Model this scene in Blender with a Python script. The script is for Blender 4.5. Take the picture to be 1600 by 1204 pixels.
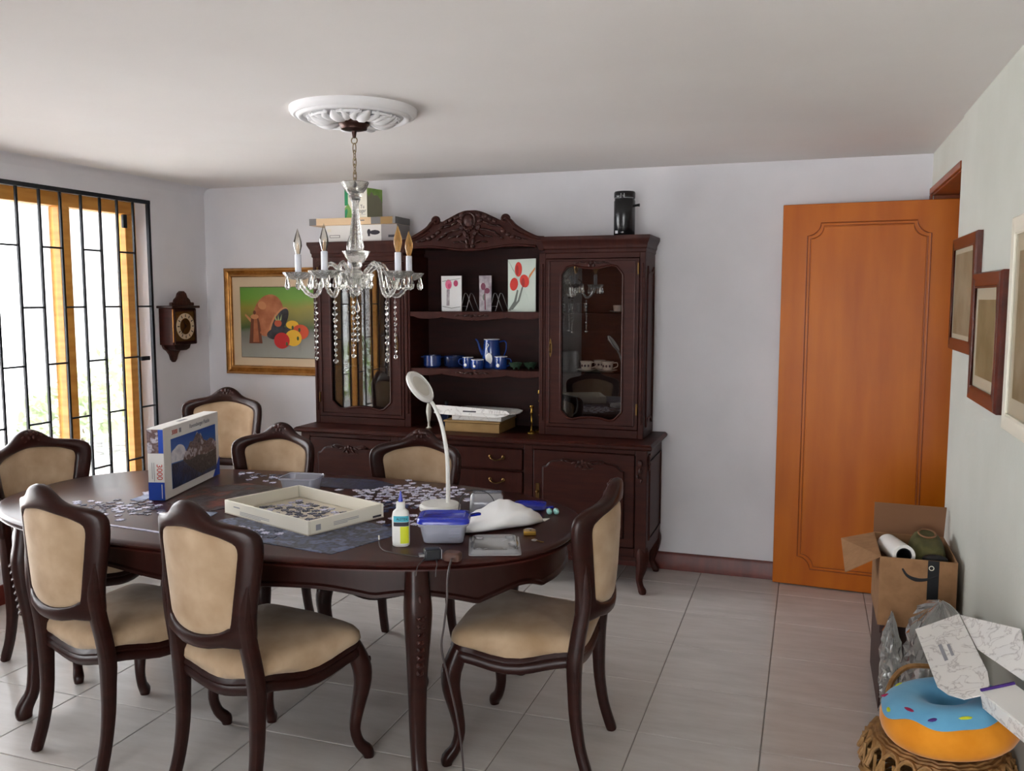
import bpy, bmesh, math, random
from mathutils import Vector, Matrix
random.seed(7)
for _o in list(bpy.data.objects): bpy.data.objects.remove(_o)
SC = bpy.context.scene
COL = SC.collection
PI = math.pi

# ------------------------------------------------------------------ camera
cam_d = bpy.data.cameras.new('camera')
cam = bpy.data.objects.new('camera', cam_d); COL.objects.link(cam)
cam_d.sensor_fit = 'HORIZONTAL'; cam_d.sensor_width = 36.0
cam_d.lens = 36.0 * 1360.0 / 1600.0
cam_d.clip_start = 0.05; cam_d.clip_end = 200
cam.location = (0, 0, 1.55)
cam.rotation_euler = (PI/2 - 0.099, 0, 0.329)
SC.camera = cam

# ------------------------------------------------------------------ world / light / exposure
SC.view_settings.view_transform = 'Standard'
SC.view_settings.look = 'None'
SC.view_settings.gamma = 1.0
SC.view_settings.use_curve_mapping = False
SC.view_settings.exposure = 0.78
SC.cycles.use_denoising = True
SC.cycles.max_bounces = 12
SC.cycles.diffuse_bounces = 6
SC.cycles.transparent_max_bounces = 24
SC.cycles.sample_clamp_indirect = 6.0
W = bpy.data.worlds.new('overcast_sky'); SC.world = W; W.use_nodes = True
_bg = W.node_tree.nodes['Background']
_bg.inputs[0].default_value = (0.95, 0.97, 1.0, 1); _bg.inputs[1].default_value = 7.0
sun_d = bpy.data.lights.new('sun', 'SUN'); sun_d.energy = 40.0; sun_d.angle = 0.02; sun_d.color = (1.0, 0.985, 0.97)
sun = bpy.data.objects.new('sun', sun_d); COL.objects.link(sun)
sun.rotation_euler = (math.radians(-26), math.radians(30), 0)      # high, from behind the house: lights the garden, not the room
def portal(name, loc, rot, sx, sy):
    l = bpy.data.lights.new(name, 'AREA'); l.shape = 'RECTANGLE'; l.size = sx; l.size_y = sy
    l.cycles.is_portal = True
    o = bpy.data.objects.new(name, l); COL.objects.link(o); o.location = loc; o.rotation_euler = rot
    return o
# room constants (metres)
XL, XR, YB, YF, ZC = -3.86, 0.558, 4.93, -2.6, 2.28
WIN_Y0, WIN_Y1, WIN_Z0, WIN_Z1 = 1.55, 4.42, 0.30, 2.14
RW_X0, RW_X1, RW_Z0, RW_Z1 = -1.95, 0.42, 0.05, 2.12     # window in the wall behind the camera
portal('window_sky_portal', (XL-0.22, (WIN_Y0+WIN_Y1)/2, (WIN_Z0+WIN_Z1)/2), (0, -PI/2, 0), WIN_Z1-WIN_Z0, WIN_Y1-WIN_Y0)
portal('rear_sky_portal', ((RW_X0+RW_X1)/2, YF-0.15, (RW_Z0+RW_Z1)/2), (PI/2, 0, 0), RW_X1-RW_X0, RW_Z1-RW_Z0)

# ------------------------------------------------------------------ materials
def lin(c):
    r = []
    for v in c[:3]:
        v = v/255.0
        r.append(v/12.92 if v <= 0.04045 else ((v+0.055)/1.055)**2.4)
    return (r[0], r[1], r[2], 1)
MATS = {}
def mat(name, rgb, rough=0.5, metal=0.0, spec=0.5, c2=None, scale=8.0, stretch=(1,1,1), detail=4.0, lo=0.35, hi=0.65, bump=0.0, bscale=None, sheen=0.0, trans=0.0, ior=1.45, coat=0.0, wave=False, emit=None, coord='Object'):
    m = bpy.data.materials.new(name); m.use_nodes = True
    nt = m.node_tree; b = nt.nodes['Principled BSDF']
    b.inputs['Base Color'].default_value = lin(rgb)
    b.inputs['Roughness'].default_value = rough; b.inputs['Metallic'].default_value = metal
    b.inputs['Specular IOR Level'].default_value = spec; b.inputs['IOR'].default_value = ior
    if trans: b.inputs['Transmission Weight'].default_value = trans
    if coat: b.inputs['Coat Weight'].default_value = coat; b.inputs['Coat Roughness'].default_value = 0.12
    if sheen: b.inputs['Sheen Weight'].default_value = sheen; b.inputs['Sheen Roughness'].default_value = 0.4
    if emit: b.inputs['Emission Color'].default_value = lin(emit[0]); b.inputs['Emission Strength'].default_value = emit[1]
    if c2 or bump:
        tc = nt.nodes.new('ShaderNodeTexCoord'); mp = nt.nodes.new('ShaderNodeMapping')
        mp.inputs['Scale'].default_value = stretch
        nt.links.new(tc.outputs[coord], mp.inputs['Vector'])
    if c2:
        if wave:
            n = nt.nodes.new('ShaderNodeTexWave'); n.inputs['Scale'].default_value = scale; n.inputs['Distortion'].default_value = 6.0
            n.inputs['Detail'].default_value = detail; n.inputs['Detail Scale'].default_value = 1.5
        else:
            n = nt.nodes.new('ShaderNodeTexNoise'); n.inputs['Scale'].default_value = scale; n.inputs['Detail'].default_value = detail
        nt.links.new(mp.outputs[0], n.inputs['Vector'])
        r = nt.nodes.new('ShaderNodeValToRGB')
        r.color_ramp.elements[0].position = lo; r.color_ramp.elements[1].position = hi
        r.color_ramp.elements[0].color = lin(rgb); r.color_ramp.elements[1].color = lin(c2)
        nt.links.new(n.outputs['Fac'], r.inputs[0]); nt.links.new(r.outputs[0], b.inputs['Base Color'])
    if bump:
        n2 = nt.nodes.new('ShaderNodeTexNoise'); n2.inputs['Scale'].default_value = bscale or scale; n2.inputs['Detail'].default_value = 3
        nt.links.new(mp.outputs[0], n2.inputs['Vector'])
        bp = nt.nodes.new('ShaderNodeBump'); bp.inputs['Strength'].default_value = bump; bp.inputs['Distance'].default_value = 0.01
        nt.links.new(n2.outputs['Fac'], bp.inputs['Height']); nt.links.new(bp.outputs[0], b.inputs['Normal'])
    MATS[name] = m
    return m
def glassy(name, tint=(255,255,255), rough=0.0, refl=1.0, opac=0.0, body=(255,255,255), ior=1.5):
    """thin clear sheet: transparent + fresnel gloss (+ a little milky body)"""
    m = bpy.data.materials.new(name); m.use_nodes = True; nt = m.node_tree
    for n in list(nt.nodes):
        if n.type != 'OUTPUT_MATERIAL': nt.nodes.remove(n)
    out = nt.nodes['Material Output']
    tr = nt.nodes.new('ShaderNodeBsdfTransparent'); tr.inputs[0].default_value = lin(tint)
    gl = nt.nodes.new('ShaderNodeBsdfGlossy'); gl.inputs['Roughness'].default_value = rough
    fr = nt.nodes.new('ShaderNodeFresnel'); fr.inputs['IOR'].default_value = ior
    mu = nt.nodes.new('ShaderNodeMath'); mu.operation = 'MULTIPLY'; mu.inputs[1].default_value = refl; mu.use_clamp = True
    nt.links.new(fr.outputs[0], mu.inputs[0])
    mx = nt.nodes.new('ShaderNodeMixShader'); nt.links.new(mu.outputs[0], mx.inputs[0]); nt.links.new(gl.outputs[0], mx.inputs[2])
    if opac:
        df = nt.nodes.new('ShaderNodeBsdfDiffuse'); df.inputs[0].default_value = lin(body)
        tl = nt.nodes.new('ShaderNodeBsdfTranslucent'); tl.inputs[0].default_value = lin(body)
        m0 = nt.nodes.new('ShaderNodeMixShader'); m0.inputs[0].default_value = 0.4
        nt.links.new(df.outputs[0], m0.inputs[1]); nt.links.new(tl.outputs[0], m0.inputs[2])
        m2 = nt.nodes.new('ShaderNodeMixShader'); m2.inputs[0].default_value = opac
        nt.links.new(tr.outputs[0], m2.inputs[1]); nt.links.new(m0.outputs[0], m2.inputs[2]); nt.links.new(m2.outputs[0], mx.inputs[1])
    else:
        nt.links.new(tr.outputs[0], mx.inputs[1])
    nt.links.new(mx.outputs[0], out.inputs[0]); MATS[name] = m
    return m

M = MATS
mat('wall_white', (222,221,225), 0.85, spec=0.2, c2=(216,215,219), scale=3, bump=0.06, bscale=60)
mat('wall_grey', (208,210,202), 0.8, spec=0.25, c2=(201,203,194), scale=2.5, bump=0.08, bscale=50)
mat('ceiling_white', (230,227,225), 0.9, spec=0.1, c2=(225,221,219), scale=1.2, bump=0.05, bscale=40)
mat('plaster', (236,236,238), 0.7, spec=0.3)
mat('grout', (128,122,116), 0.9)
mat('dark_wood', (35,13,9), 0.32, spec=0.32, c2=(48,20,15), scale=6, stretch=(1,1,7), lo=0.3, hi=0.75)
mat('dark_wood_h', (35,13,9), 0.34, spec=0.32, c2=(46,19,15), scale=6, stretch=(7,1,1), lo=0.3, hi=0.75)
mat('cabinet_wood', (46,16,11), 0.46, spec=0.22, c2=(63,25,16), scale=7, stretch=(1,1,7), lo=0.3, hi=0.75)
mat('cabinet_wood_h', (45,16,11), 0.44, spec=0.22, c2=(61,24,16), scale=7, stretch=(7,1,1), lo=0.3, hi=0.75)
mat('cabinet_back', (36,13,11), 0.55, spec=0.25, c2=(46,17,14), scale=5, stretch=(1,1,6))
mat('table_wood', (48,17,14), 0.30, spec=0.45, c2=(62,24,19), scale=5, stretch=(5,1,1), lo=0.3, hi=0.75)
mat('carving_wood', (44,18,14), 0.40, spec=0.4, c2=(66,30,23), scale=30, bump=0.4, bscale=60)
mat('velvet', (188,164,136), 0.85, spec=0.2, c2=(158,131,101), scale=7, detail=8, lo=0.35, hi=0.7, sheen=0.25, bump=0.05, bscale=250)
mat('door_wood', (194,106,8), 0.38, spec=0.28, c2=(172,84,4), scale=2.2, stretch=(4,4,0.5), detail=8, lo=0.3, hi=0.72)
mat('door_line', (146,70,14), 0.4)
mat('casing_wood', (146,72,30), 0.4, c2=(120,56,24), scale=4, stretch=(1,1,5))
mat('baseboard_wood', (104,34,20), 0.4, c2=(84,26,16), scale=5, stretch=(6,1,1))
mat('window_wood', (222,160,72), 0.45, c2=(206,140,56), scale=5, stretch=(1,1,6))
mat('black_iron', (22,26,32), 0.45, metal=0.3)
mat('brass', (176,140,66), 0.28, metal=1.0)
mat('old_brass', (110,84,50), 0.38, metal=1.0)
mat('bronze', (62,40,34), 0.35, metal=0.7)
mat('chain_metal', (120,104,78), 0.35, metal=1.0)
mat('steel', (180,180,182), 0.3, metal=1.0)
mat('gold_frame', (150,98,42), 0.38, metal=0.55, c2=(190,136,70), scale=20, stretch=(1,1,1))
mat('gold_bright', (208,160,100), 0.35, metal=0.6)
mat('frame_brown', (96,38,22), 0.25, spec=0.6, c2=(70,26,16), scale=14, bump=0.15, bscale=60)
mat('frame_cream', (226,222,206), 0.4)
mat('mount_cream', (204,182,152), 0.8)
mat('print_olive', (118,104,66), 0.8, c2=(142,128,92), scale=7, detail=7)
mat('print_tan', (150,138,112), 0.8, c2=(120,108,78), scale=6, detail=7)
mat('print_mat', (184,176,154), 0.85)
mat('white_plastic', (226,226,222), 0.35)
mat('white_matte', (232,230,226), 0.6)
mat('lamp_face', (205,203,192), 0.5)
mat('candle_sleeve', (222,226,236), 0.5)
mat('paper_white', (228,226,222), 0.7)
mat('tray_white', (226,222,208), 0.7)
mat('tray_inside', (196,188,172), 0.75)
mat('box_blue', (28,72,176), 0.5)
mat('lid_blue', (20,42,170), 0.25, spec=0.6, coat=0.3)
mat('print_grey', (150,150,156), 0.7)
mat('print_dark', (58,54,62), 0.7)
mat('print_red', (200,70,56), 0.7)
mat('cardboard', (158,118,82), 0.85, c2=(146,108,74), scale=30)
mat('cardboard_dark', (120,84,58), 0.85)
mat('ink_black', (24,24,28), 0.6)
mat('dark_box', (48,26,22), 0.5, c2=(58,33,28), scale=8)
mat('olive', (88,84,44), 0.75, c2=(68,66,32), scale=20, bump=0.2, bscale=60)
mat('leather_brown', (120,82,52), 0.6)
mat('wicker', (168,128,78), 0.6, c2=(128,92,52), scale=40, lo=0.3, hi=0.7, bump=0.2, bscale=80)
mat('plush_orange', (232,152,46), 0.9, spec=0.1, sheen=0.3, c2=(220,138,36), scale=14)
mat('plush_blue', (106,170,204), 0.85, spec=0.15, sheen=0.3, c2=(96,158,196), scale=14)
mat('sprinkle_green', (196,206,44), 0.8); mat('sprinkle_red', (150,26,70), 0.8); mat('sprinkle_purple', (70,40,120), 0.8)
mat('canister_black', (16,16,19), 0.22, spec=0.6)
mat('enamel_blue', (22,52,120), 0.18, spec=0.6, coat=0.4)
mat('enamel_dark', (16,30,66), 0.25, spec=0.6)
mat('enamel_white', (226,226,222), 0.3)
mat('porcelain', (226,222,214), 0.25, spec=0.6)
mat('porcelain_mark', (90,80,96), 0.5)
mat('plate_white', (226,226,226), 0.3); mat('plate_green', (196,208,198), 0.3); mat('plate_grey', (190,184,188), 0.4, c2=(120,110,118), scale=18)
mat('pink', (206,96,130), 0.5); mat('pink_deep', (180,60,100), 0.5); mat('wine', (110,50,72), 0.5)
mat('tulip_red', (196,44,28), 0.5); mat('tulip_dark', (150,26,20), 0.5); mat('stem_grey', (104,110,104), 0.6); mat('stem_orange', (196,120,60), 0.6)
mat('gold_carton', (158,126,78), 0.55, c2=(144,112,66), scale=10)
mat('teal', (70,176,196), 0.5); mat('yellow_label', (206,214,44), 0.5)
mat('teal_soft', (150,206,200), 0.6)
mat('tan_print', (222,192,154), 0.7); mat('grey_print', (120,118,118), 0.7); mat('grey_side', (150,144,144), 0.7)
mat('green_print', (28,142,92), 0.6); mat('leaf_print', (126,170,90), 0.7); mat('olive_side', (128,128,108), 0.7)
mat('cable_grey', (70,62,62), 0.5); mat('plug_brown', (88,62,54), 0.5); mat('plug_black', (30,32,38), 0.35)
mat('art_copper', (150,84,48), 0.6, c2=(178,110,72), scale=14); mat('art_copper_dark', (104,54,30), 0.6); mat('art_copper_light', (190,128,84), 0.6)
mat('art_black', (34,32,34), 0.6, c2=(60,58,64), scale=20); mat('art_red', (186,30,28), 0.6); mat('art_orange', (196,70,30), 0.6); mat('art_yellow', (222,170,36), 0.6); mat('art_radish', (180,80,50), 0.6); mat('art_leaf', (150,170,110), 0.6)
mat('art_stem', (60,80,36), 0.6)
mat('brown_line', (84,60,44), 0.7)  # dark brown of the line round the canvas
mat('foliage', (196,210,172), 0.7, c2=(218,226,200), scale=6)  # leaf colour paled to stand in for outdoor overexposure
mat('leaf_green', (112,150,70), 0.7, c2=(150,184,100), scale=20)
mat('bark', (110,90,70), 0.9)
mat('garden_ground', (192,190,190), 0.9, c2=(176,175,174), scale=0.8)
mat('garden_wall', (225,222,215), 0.9)
glassy('pane_glass', refl=0.9)
glassy('picture_glass', refl=0.12, rough=0.1)
glassy('cabinet_glass', tint=(238,236,234), refl=2.3)
glassy('shelf_glass', tint=(225,238,232), refl=1.2)
glassy('clear_plastic', tint=(238,240,244), rough=0.12, refl=1.6, opac=0.42, body=(244,245,248))
glassy('tub_plastic', tint=(236,238,246), rough=0.15, refl=1.3, opac=0.5, body=(240,243,255))
glassy('tub_rim', tint=(240,242,250), rough=0.1, refl=2.0, opac=0.75, body=(232,236,250))
glassy('film_plastic', tint=(244,245,244), rough=0.09, refl=2.8, opac=0.32, body=(246,245,240))
glassy('drink_glass', tint=(232,236,240), refl=2.2, opac=0.14, body=(220,224,228))
glassy('green_glass', tint=(150,190,160), refl=2.2, opac=0.25, body=(120,160,130))
mat('crystal', (246,246,240), 0.03, spec=0.6, trans=1.0, ior=1.52)
mat('crystal_rough', (246,246,242), 0.07, spec=0.6, trans=0.95, ior=1.45, bump=0.25, bscale=120)
mat('bag_white', (240,240,240), 0.35)
glassy('bulb_glass', tint=(246,244,238), refl=2.0, opac=0.06, body=(240,235,220))
mat('bulb_gold', (214,172,110), 0.2, spec=0.6, trans=0.7, ior=1.3)
mat('filament', (190,150,90), 0.4, metal=1.0)

def tile_material():
    m = bpy.data.materials.new('floor_tile'); m.use_nodes = True; nt = m.node_tree; b = nt.nodes['Principled BSDF']
    g = nt.nodes.new('ShaderNodeNewGeometry'); mp = nt.nodes.new('ShaderNodeMapping'); mp.inputs['Scale'].default_value = (2.2, 9.0, 1.0)
    nt.links.new(g.outputs['Position'], mp.inputs[0])
    n = nt.nodes.new('ShaderNodeTexNoise'); n.inputs['Scale'].default_value = 1.6; n.inputs['Detail'].default_value = 9; n.inputs['Roughness'].default_value = 0.62
    nt.links.new(mp.outputs[0], n.inputs['Vector'])
    oi = nt.nodes.new('ShaderNodeObjectInfo'); mm = nt.nodes.new('ShaderNodeMath'); mm.operation = 'MULTIPLY_ADD'; mm.inputs[1].default_value = 0.10
    nt.links.new(oi.outputs['Random'], mm.inputs[0]); nt.links.new(n.outputs['Fac'], mm.inputs[2])
    r = nt.nodes.new('ShaderNodeValToRGB'); e = r.color_ramp.elements
    e[0].position = 0.36; e[0].color = lin((192,187,182)); e[1].position = 0.74; e[1].color = lin((208,204,200))
    nt.links.new(mm.outputs[0], r.inputs[0]); nt.links.new(r.outputs[0], b.inputs['Base Color'])
    b.inputs['Roughness'].default_value = 0.2; b.inputs['Specular IOR Level'].default_value = 0.5
    M['floor_tile'] = m
tile_material()
def marble_material():
    m = bpy.data.materials.new('marble_print'); m.use_nodes = True; nt = m.node_tree; b = nt.nodes['Principled BSDF']
    tc = nt.nodes.new('ShaderNodeTexCoord'); n = nt.nodes.new('ShaderNodeTexNoise'); n.inputs['Scale'].default_value = 20; n.inputs['Detail'].default_value = 9; n.inputs['Distortion'].default_value = 0.7
    nt.links.new(tc.outputs['Object'], n.inputs['Vector'])
    r = nt.nodes.new('ShaderNodeValToRGB'); e = r.color_ramp.elements
    e[0].position = 0.46; e[0].color = lin((228,226,222)); e[1].position = 0.54; e[1].color = lin((226,224,221))
    k = r.color_ramp.elements.new(0.50); k.color = lin((182,177,174))
    k = r.color_ramp.elements.new(0.487); k.color = lin((218,215,211)); k = r.color_ramp.elements.new(0.515); k.color = lin((214,211,208))
    nt.links.new(n.outputs['Fac'], r.inputs[0]); nt.links.new(r.outputs[0], b.inputs['Base Color']); b.inputs['Roughness'].default_value = 0.5
    M['marble_print'] = m
marble_material()
def voro_material(name, cols, scale, rough=0.45):
    """assembled jigsaw print: colours vary by cell, mortar-thin seams as relief"""
    m = bpy.data.materials.new(name); m.use_nodes = True; nt = m.node_tree; b = nt.nodes['Principled BSDF']
    tc = nt.nodes.new('ShaderNodeTexCoord')
    n = nt.nodes.new('ShaderNodeTexNoise'); n.inputs['Scale'].default_value = scale; n.inputs['Detail'].default_value = 6
    nt.links.new(tc.outputs['Object'], n.inputs['Vector'])
    r = nt.nodes.new('ShaderNodeValToRGB'); e = r.color_ramp.elements
    for i, c in enumerate(cols):
        p = 0.3 + 0.4*i/(len(cols)-1)
        if i == 0: e[0].position = p; e[0].color = lin(c)
        elif i == 1: e[1].position = p; e[1].color = lin(c)
        else:
            k = r.color_ramp.elements.new(p); k.color = lin(c)
    nt.links.new(n.outputs['Fac'], r.inputs[0]); nt.links.new(r.outputs[0], b.inputs['Base Color'])
    v = nt.nodes.new('ShaderNodeTexVoronoi'); v.feature = 'DISTANCE_TO_EDGE'; v.inputs['Scale'].default_value = 55
    nt.links.new(tc.outputs['Object'], v.inputs['Vector'])
    bp = nt.nodes.new('ShaderNodeBump'); bp.inputs['Strength'].default_value = 0.5; bp.inputs['Distance'].default_value = 0.003
    nt.links.new(v.outputs[0], bp.inputs['Height']); nt.links.new(bp.outputs[0], b.inputs['Normal'])
    b.inputs['Roughness'].default_value = rough
    M[name] = m
voro_material('puzzle_slate', [(34,40,66),(78,88,116),(48,46,54),(104,116,148),(66,58,58)], 17)
voro_material('puzzle_autumn', [(40,34,38),(84,82,86),(62,44,40),(130,70,56),(96,92,96)], 11)
voro_material('puzzle_night', [(26,28,50),(50,54,84),(36,34,46),(76,82,112)], 16)
voro_material('puzzle_sky', [(120,134,160),(150,160,182),(98,112,146)], 12)
voro_material('mountain_rock', [(60,46,52),(128,108,110),(92,66,62),(196,190,200),(84,62,62)], 24, 0.4)
voro_material('mountain_dark', [(30,28,36),(70,62,66),(44,38,42),(110,102,104)], 34, 0.4)
voro_material('lake_print', [(18,34,70),(28,50,96),(16,28,56),(40,62,104)], 10, 0.35)
voro_material('cloud_print', [(190,190,204),(226,226,232),(150,152,176)], 26, 0.4)
def ramp_z_material(name, stops, z0, z1, noise=0.0, axis='Z', rough=0.5):
    m = bpy.data.materials.new(name); m.use_nodes = True; nt = m.node_tree; b = nt.nodes['Principled BSDF']
    tc = nt.nodes.new('ShaderNodeTexCoord'); sp = nt.nodes.new('ShaderNodeSeparateXYZ'); nt.links.new(tc.outputs['Object'], sp.inputs[0])
    mr = nt.nodes.new('ShaderNodeMapRange'); mr.inputs[1].default_value = z0; mr.inputs[2].default_value = z1
    nt.links.new(sp.outputs[axis], mr.inputs[0])
    src = mr.outputs[0]
    if noise:
        n = nt.nodes.new('ShaderNodeTexNoise'); n.inputs['Scale'].default_value = 5; n.inputs['Detail'].default_value = 5
        nt.links.new(tc.outputs['Object'], n.inputs['Vector'])
        a = nt.nodes.new('ShaderNodeMath'); a.operation = 'MULTIPLY_ADD'; a.inputs[1].default_value = noise; nt.links.new(n.outputs['Fac'], a.inputs[0]); nt.links.new(src, a.inputs[2])
        s = nt.nodes.new('ShaderNodeMath'); s.operation = 'SUBTRACT'; s.inputs[1].default_value = noise*0.5; nt.links.new(a.outputs[0], s.inputs[0]); src = s.outputs[0]
    r = nt.nodes.new('ShaderNodeValToRGB'); e = r.color_ramp.elements
    for i, (p, c) in enumerate(stops):
        if i < 2: e[i].position = p; e[i].color = lin(c)
        else:
            k = r.color_ramp.elements.new(p); k.color = lin(c)
    nt.links.new(src, r.inputs[0]); nt.links.new(r.outputs[0], b.inputs['Base Color']); b.inputs['Roughness'].default_value = rough
    M[name] = m
ramp_z_material('art_ground', [(0.0,(150,150,140)),(0.20,(132,130,122)),(0.36,(110,110,100)),(0.42,(60,84,36)),(0.55,(116,110,44)),(0.72,(138,130,44)),(0.85,(104,146,44)),(1.0,(88,140,44))], 0.0, 0.46, noise=0.18, rough=0.5)
ramp_z_material('sky_print', [(0.0,(120,160,210)),(0.5,(50,110,190)),(1.0,(24,70,156))], 0.0, 0.22, rough=0.35)

# ------------------------------------------------------------------ geometry helpers
class Geo:
    def __init__(s): s.v = []; s.f = []
    def add(s, vs, fs, mx=None):
        n = len(s.v)
        s.v += [tuple(mx @ Vector(p)) if mx is not None else tuple(p) for p in vs]
        s.f += [tuple(i+n for i in f) for f in fs]
        return s
    def box(s, x0, x1, y0, y1, z0, z1, mx=None):
        vs = [(x0,y0,z0),(x1,y0,z0),(x1,y1,z0),(x0,y1,z0),(x0,y0,z1),(x1,y0,z1),(x1,y1,z1),(x0,y1,z1)]
        return s.add(vs, [(3,2,1,0),(4,5,6,7),(0,1,5,4),(1,2,6,5),(2,3,7,6),(3,0,4,7)], mx)
    def lathe(s, prof, c=(0,0,0), seg=24, mx=None, sx=1.0, sy=1.0, close=True, fn=None):
        """prof: [(r, z)...]; fn(angle, i) scales the radius"""
        vs, fs = [], []
        n = len(prof)
        for i, (r, z) in enumerate(prof):
            for k in range(seg):
                a = 2*PI*k/seg; q = r*(fn(a, i) if fn else 1.0)
                vs.append((c[0]+q*math.cos(a)*sx, c[1]+q*math.sin(a)*sy, c[2]+z))
        for i in range(n-1):
            for k in range(seg):
                k2 = (k+1) % seg
                fs.append((i*seg+k, i*seg+k2, (i+1)*seg+k2, (i+1)*seg+k))
        if close:
            fs.append(tuple(reversed(range(seg)))); fs.append(tuple(range((n-1)*seg, n*seg)))
        return s.add(vs, fs, mx)
    def rings(s, rings, cap=True, closed=False, mx=None):
        """loft list of equal-length closed rings"""
        m = len(rings[0]); vs = [p for r in rings for p in r]; fs = []
        nr = len(rings)
        for i in range(nr if closed else nr-1):
            j = (i+1) % nr
            for k in range(m):
                k2 = (k+1) % m
                fs.append((i*m+k, i*m+k2, j*m+k2, j*m+k))
        if cap and not closed:
            fs.append(tuple(reversed(range(m)))); fs.append(tuple(range((nr-1)*m, nr*m)))
        return s.add(vs, fs, mx)
    def tube(s, pts, r, seg=8, closed=False, mx=None, power=2.0, up=None, ry=None):
        """sweep a superellipse section along pts; r number or list; ry = second radius"""
        pts = [Vector(p) for p in pts]; n = len(pts)
        R = r if isinstance(r, (list, tuple)) else [r]*n
        RY = R if ry is None else (ry if isinstance(ry, (list, tuple)) else [ry]*n)
        T = []
        for i in range(n):
            a = pts[(i-1) % n] if (closed or i > 0) else pts[i]
            b = pts[(i+1) % n] if (closed or i < n-1) else pts[i]
            t = (b-a); T.append(t.normalized() if t.length > 1e-9 else Vector((0,0,1)))
        if up is None:
            u = Vector((0,0,1)) if abs(T[0].z) < 0.9 else Vector((1,0,0))
        else: u = Vector(up)
        rings = []
        x = (u - T[0]*u.dot(T[0])).normalized()
        for i in range(n):
            if up is not None:
                x = (Vector(up) - T[i]*Vector(up).dot(T[i])); x = x.normalized() if x.length > 1e-6 else rings and x or Vector((1,0,0))
            else:
                x = (x - T[i]*x.dot(T[i])).normalized()
            y = T[i].cross(x)
            ring = []
            for k in range(seg):
                a = 2*PI*(k+0.5)/seg
                ca, sa = math.cos(a), math.sin(a)
                ca = math.copysign(abs(ca)**(2/power), ca); sa = math.copysign(abs(sa)**(2/power), sa)
                ring.append(pts[i] + x*(ca*R[i]) + y*(sa*RY[i]))
            rings.append(ring)
        return s.rings(rings, cap=not closed, closed=closed, mx=mx)
    def prism(s, out, d0, d1, plane='xz', mx=None):
        """2D outline extruded: plane xz (depth along y), xy (along z), yz (along x)"""
        def p3(a, b, d): return (a, d, b) if plane == 'xz' else ((a, b, d) if plane == 'xy' else (d, a, b))
        n = len(out)
        vs = [p3(a, b, d0) for a, b in out] + [p3(a, b, d1) for a, b in out]
        fs = [tuple(range(n)), tuple(reversed(range(n, 2*n)))] + [(i, i+n, (i+1) % n+n, (i+1) % n) for i in range(n)]
        return s.add(vs, fs, mx)
    def ringprism(s, outer, inner, d0, d1, plane='xz', mx=None):
        def p3(a, b, d): return (a, d, b) if plane == 'xz' else ((a, b, d) if plane == 'xy' else (d, a, b))
        n = len(outer); vs = []
        for o, d in ((outer, d0), (inner, d0), (outer, d1), (inner, d1)):
            vs += [p3(a, b, d) for a, b in o]
        fs = []
        for i in range(n):
            j = (i+1) % n
            fs += [(i, j, n+j, n+i), (2*n+j, 2*n+i, 3*n+i, 3*n+j), (j, i, 2*n+i, 2*n+j), (n+i, n+j, 3*n+j, 3*n+i)]
        return s.add(vs, fs, mx)
    def ball(s, c, r, seg=8, rings=5, mx=None):
        rx, ry, rz = r if isinstance(r, (tuple, list)) else (r, r, r)
        vs = [(c[0], c[1], c[2]-rz)]; fs = []
        for i in range(1, rings):
            b = -PI/2 + PI*i/rings
            for k in range(seg):
                a = 2*PI*k/seg
                vs.append((c[0]+rx*math.cos(b)*math.cos(a), c[1]+ry*math.cos(b)*math.sin(a), c[2]+rz*math.sin(b)))
        vs.append((c[0], c[1], c[2]+rz)); t = len(vs)-1
        for k in range(seg): fs.append((0, 1+(k+1) % seg, 1+k))
        for i in range(rings-2):
            for k in range(seg):
                a = 1+i*seg; fs.append((a+k, a+(k+1) % seg, a+seg+(k+1) % seg, a+seg+k))
        a = 1+(rings-2)*seg
        for k in range(seg): fs.append((a+k, a+(k+1) % seg, t))
        return s.add(vs, fs, mx)
    def panel(s, pts, th):
        """3D polygon with thickness th along its normal"""
        P = [Vector(p) for p in pts]; n = len(P)
        nm = Vector((0,0,0))
        for i in range(n): nm += (P[i]-P[0]).cross(P[(i+1) % n]-P[0])
        nm.normalize()
        vs = P + [p - nm*th for p in P]
        return s.add(vs, [tuple(range(n)), tuple(reversed(range(n, 2*n)))] + [(i+n, (i+1) % n+n, (i+1) % n, i) for i in range(n)])

def build(name, g, material, parent=None, world=False, bevel=0.0, flat=False, angle=40, loc=None, rot=None, segs=2):
    me = bpy.data.meshes.new(name)
    vs = g.v
    if world and parent is not None:
        L = parent.location if parent.parent is None else parent.parent.location
        vs = [(p[0]-L[0], p[1]-L[1], p[2]-L[2]) for p in vs]
    me.from_pydata(vs, [], g.f); me.update()
    bm = bmesh.new(); bm.from_mesh(me); bmesh.ops.recalc_face_normals(bm, faces=bm.faces); bm.to_mesh(me); bm.free()
    me.materials.append(M[material] if isinstance(material, str) else material)
    if not flat:
        me.shade_smooth(); me.set_sharp_from_angle(angle=math.radians(angle))
    o = bpy.data.objects.new(name, me); COL.objects.link(o)
    if parent is not None: o.parent = parent
    if loc: o.location = loc
    if rot: o.rotation_euler = rot
    if bevel:
        b = o.modifiers.new('bevel', 'BEVEL'); b.width = bevel; b.segments = segs; b.limit_method = 'ANGLE'; b.angle_limit = math.radians(40)
    return o
def tag(o, label, cat, group=None, kind=None):
    o['label'] = label; o['category'] = cat
    if group: o['group'] = group
    if kind: o['kind'] = kind
    return o
def thing(name, label, cat, loc=(0,0,0), rotz=0.0, group=None, rot=None):
    o = bpy.data.objects.new(name, None); COL.objects.link(o); o.location = loc
    o.rotation_euler = rot if rot else (0,0,rotz)
    o.empty_display_size = 0.1
    return tag(o, label, cat, group)
def struct(o, label=None):
    o['kind'] = 'structure'
    if label: o['label'] = label
    return o
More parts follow.
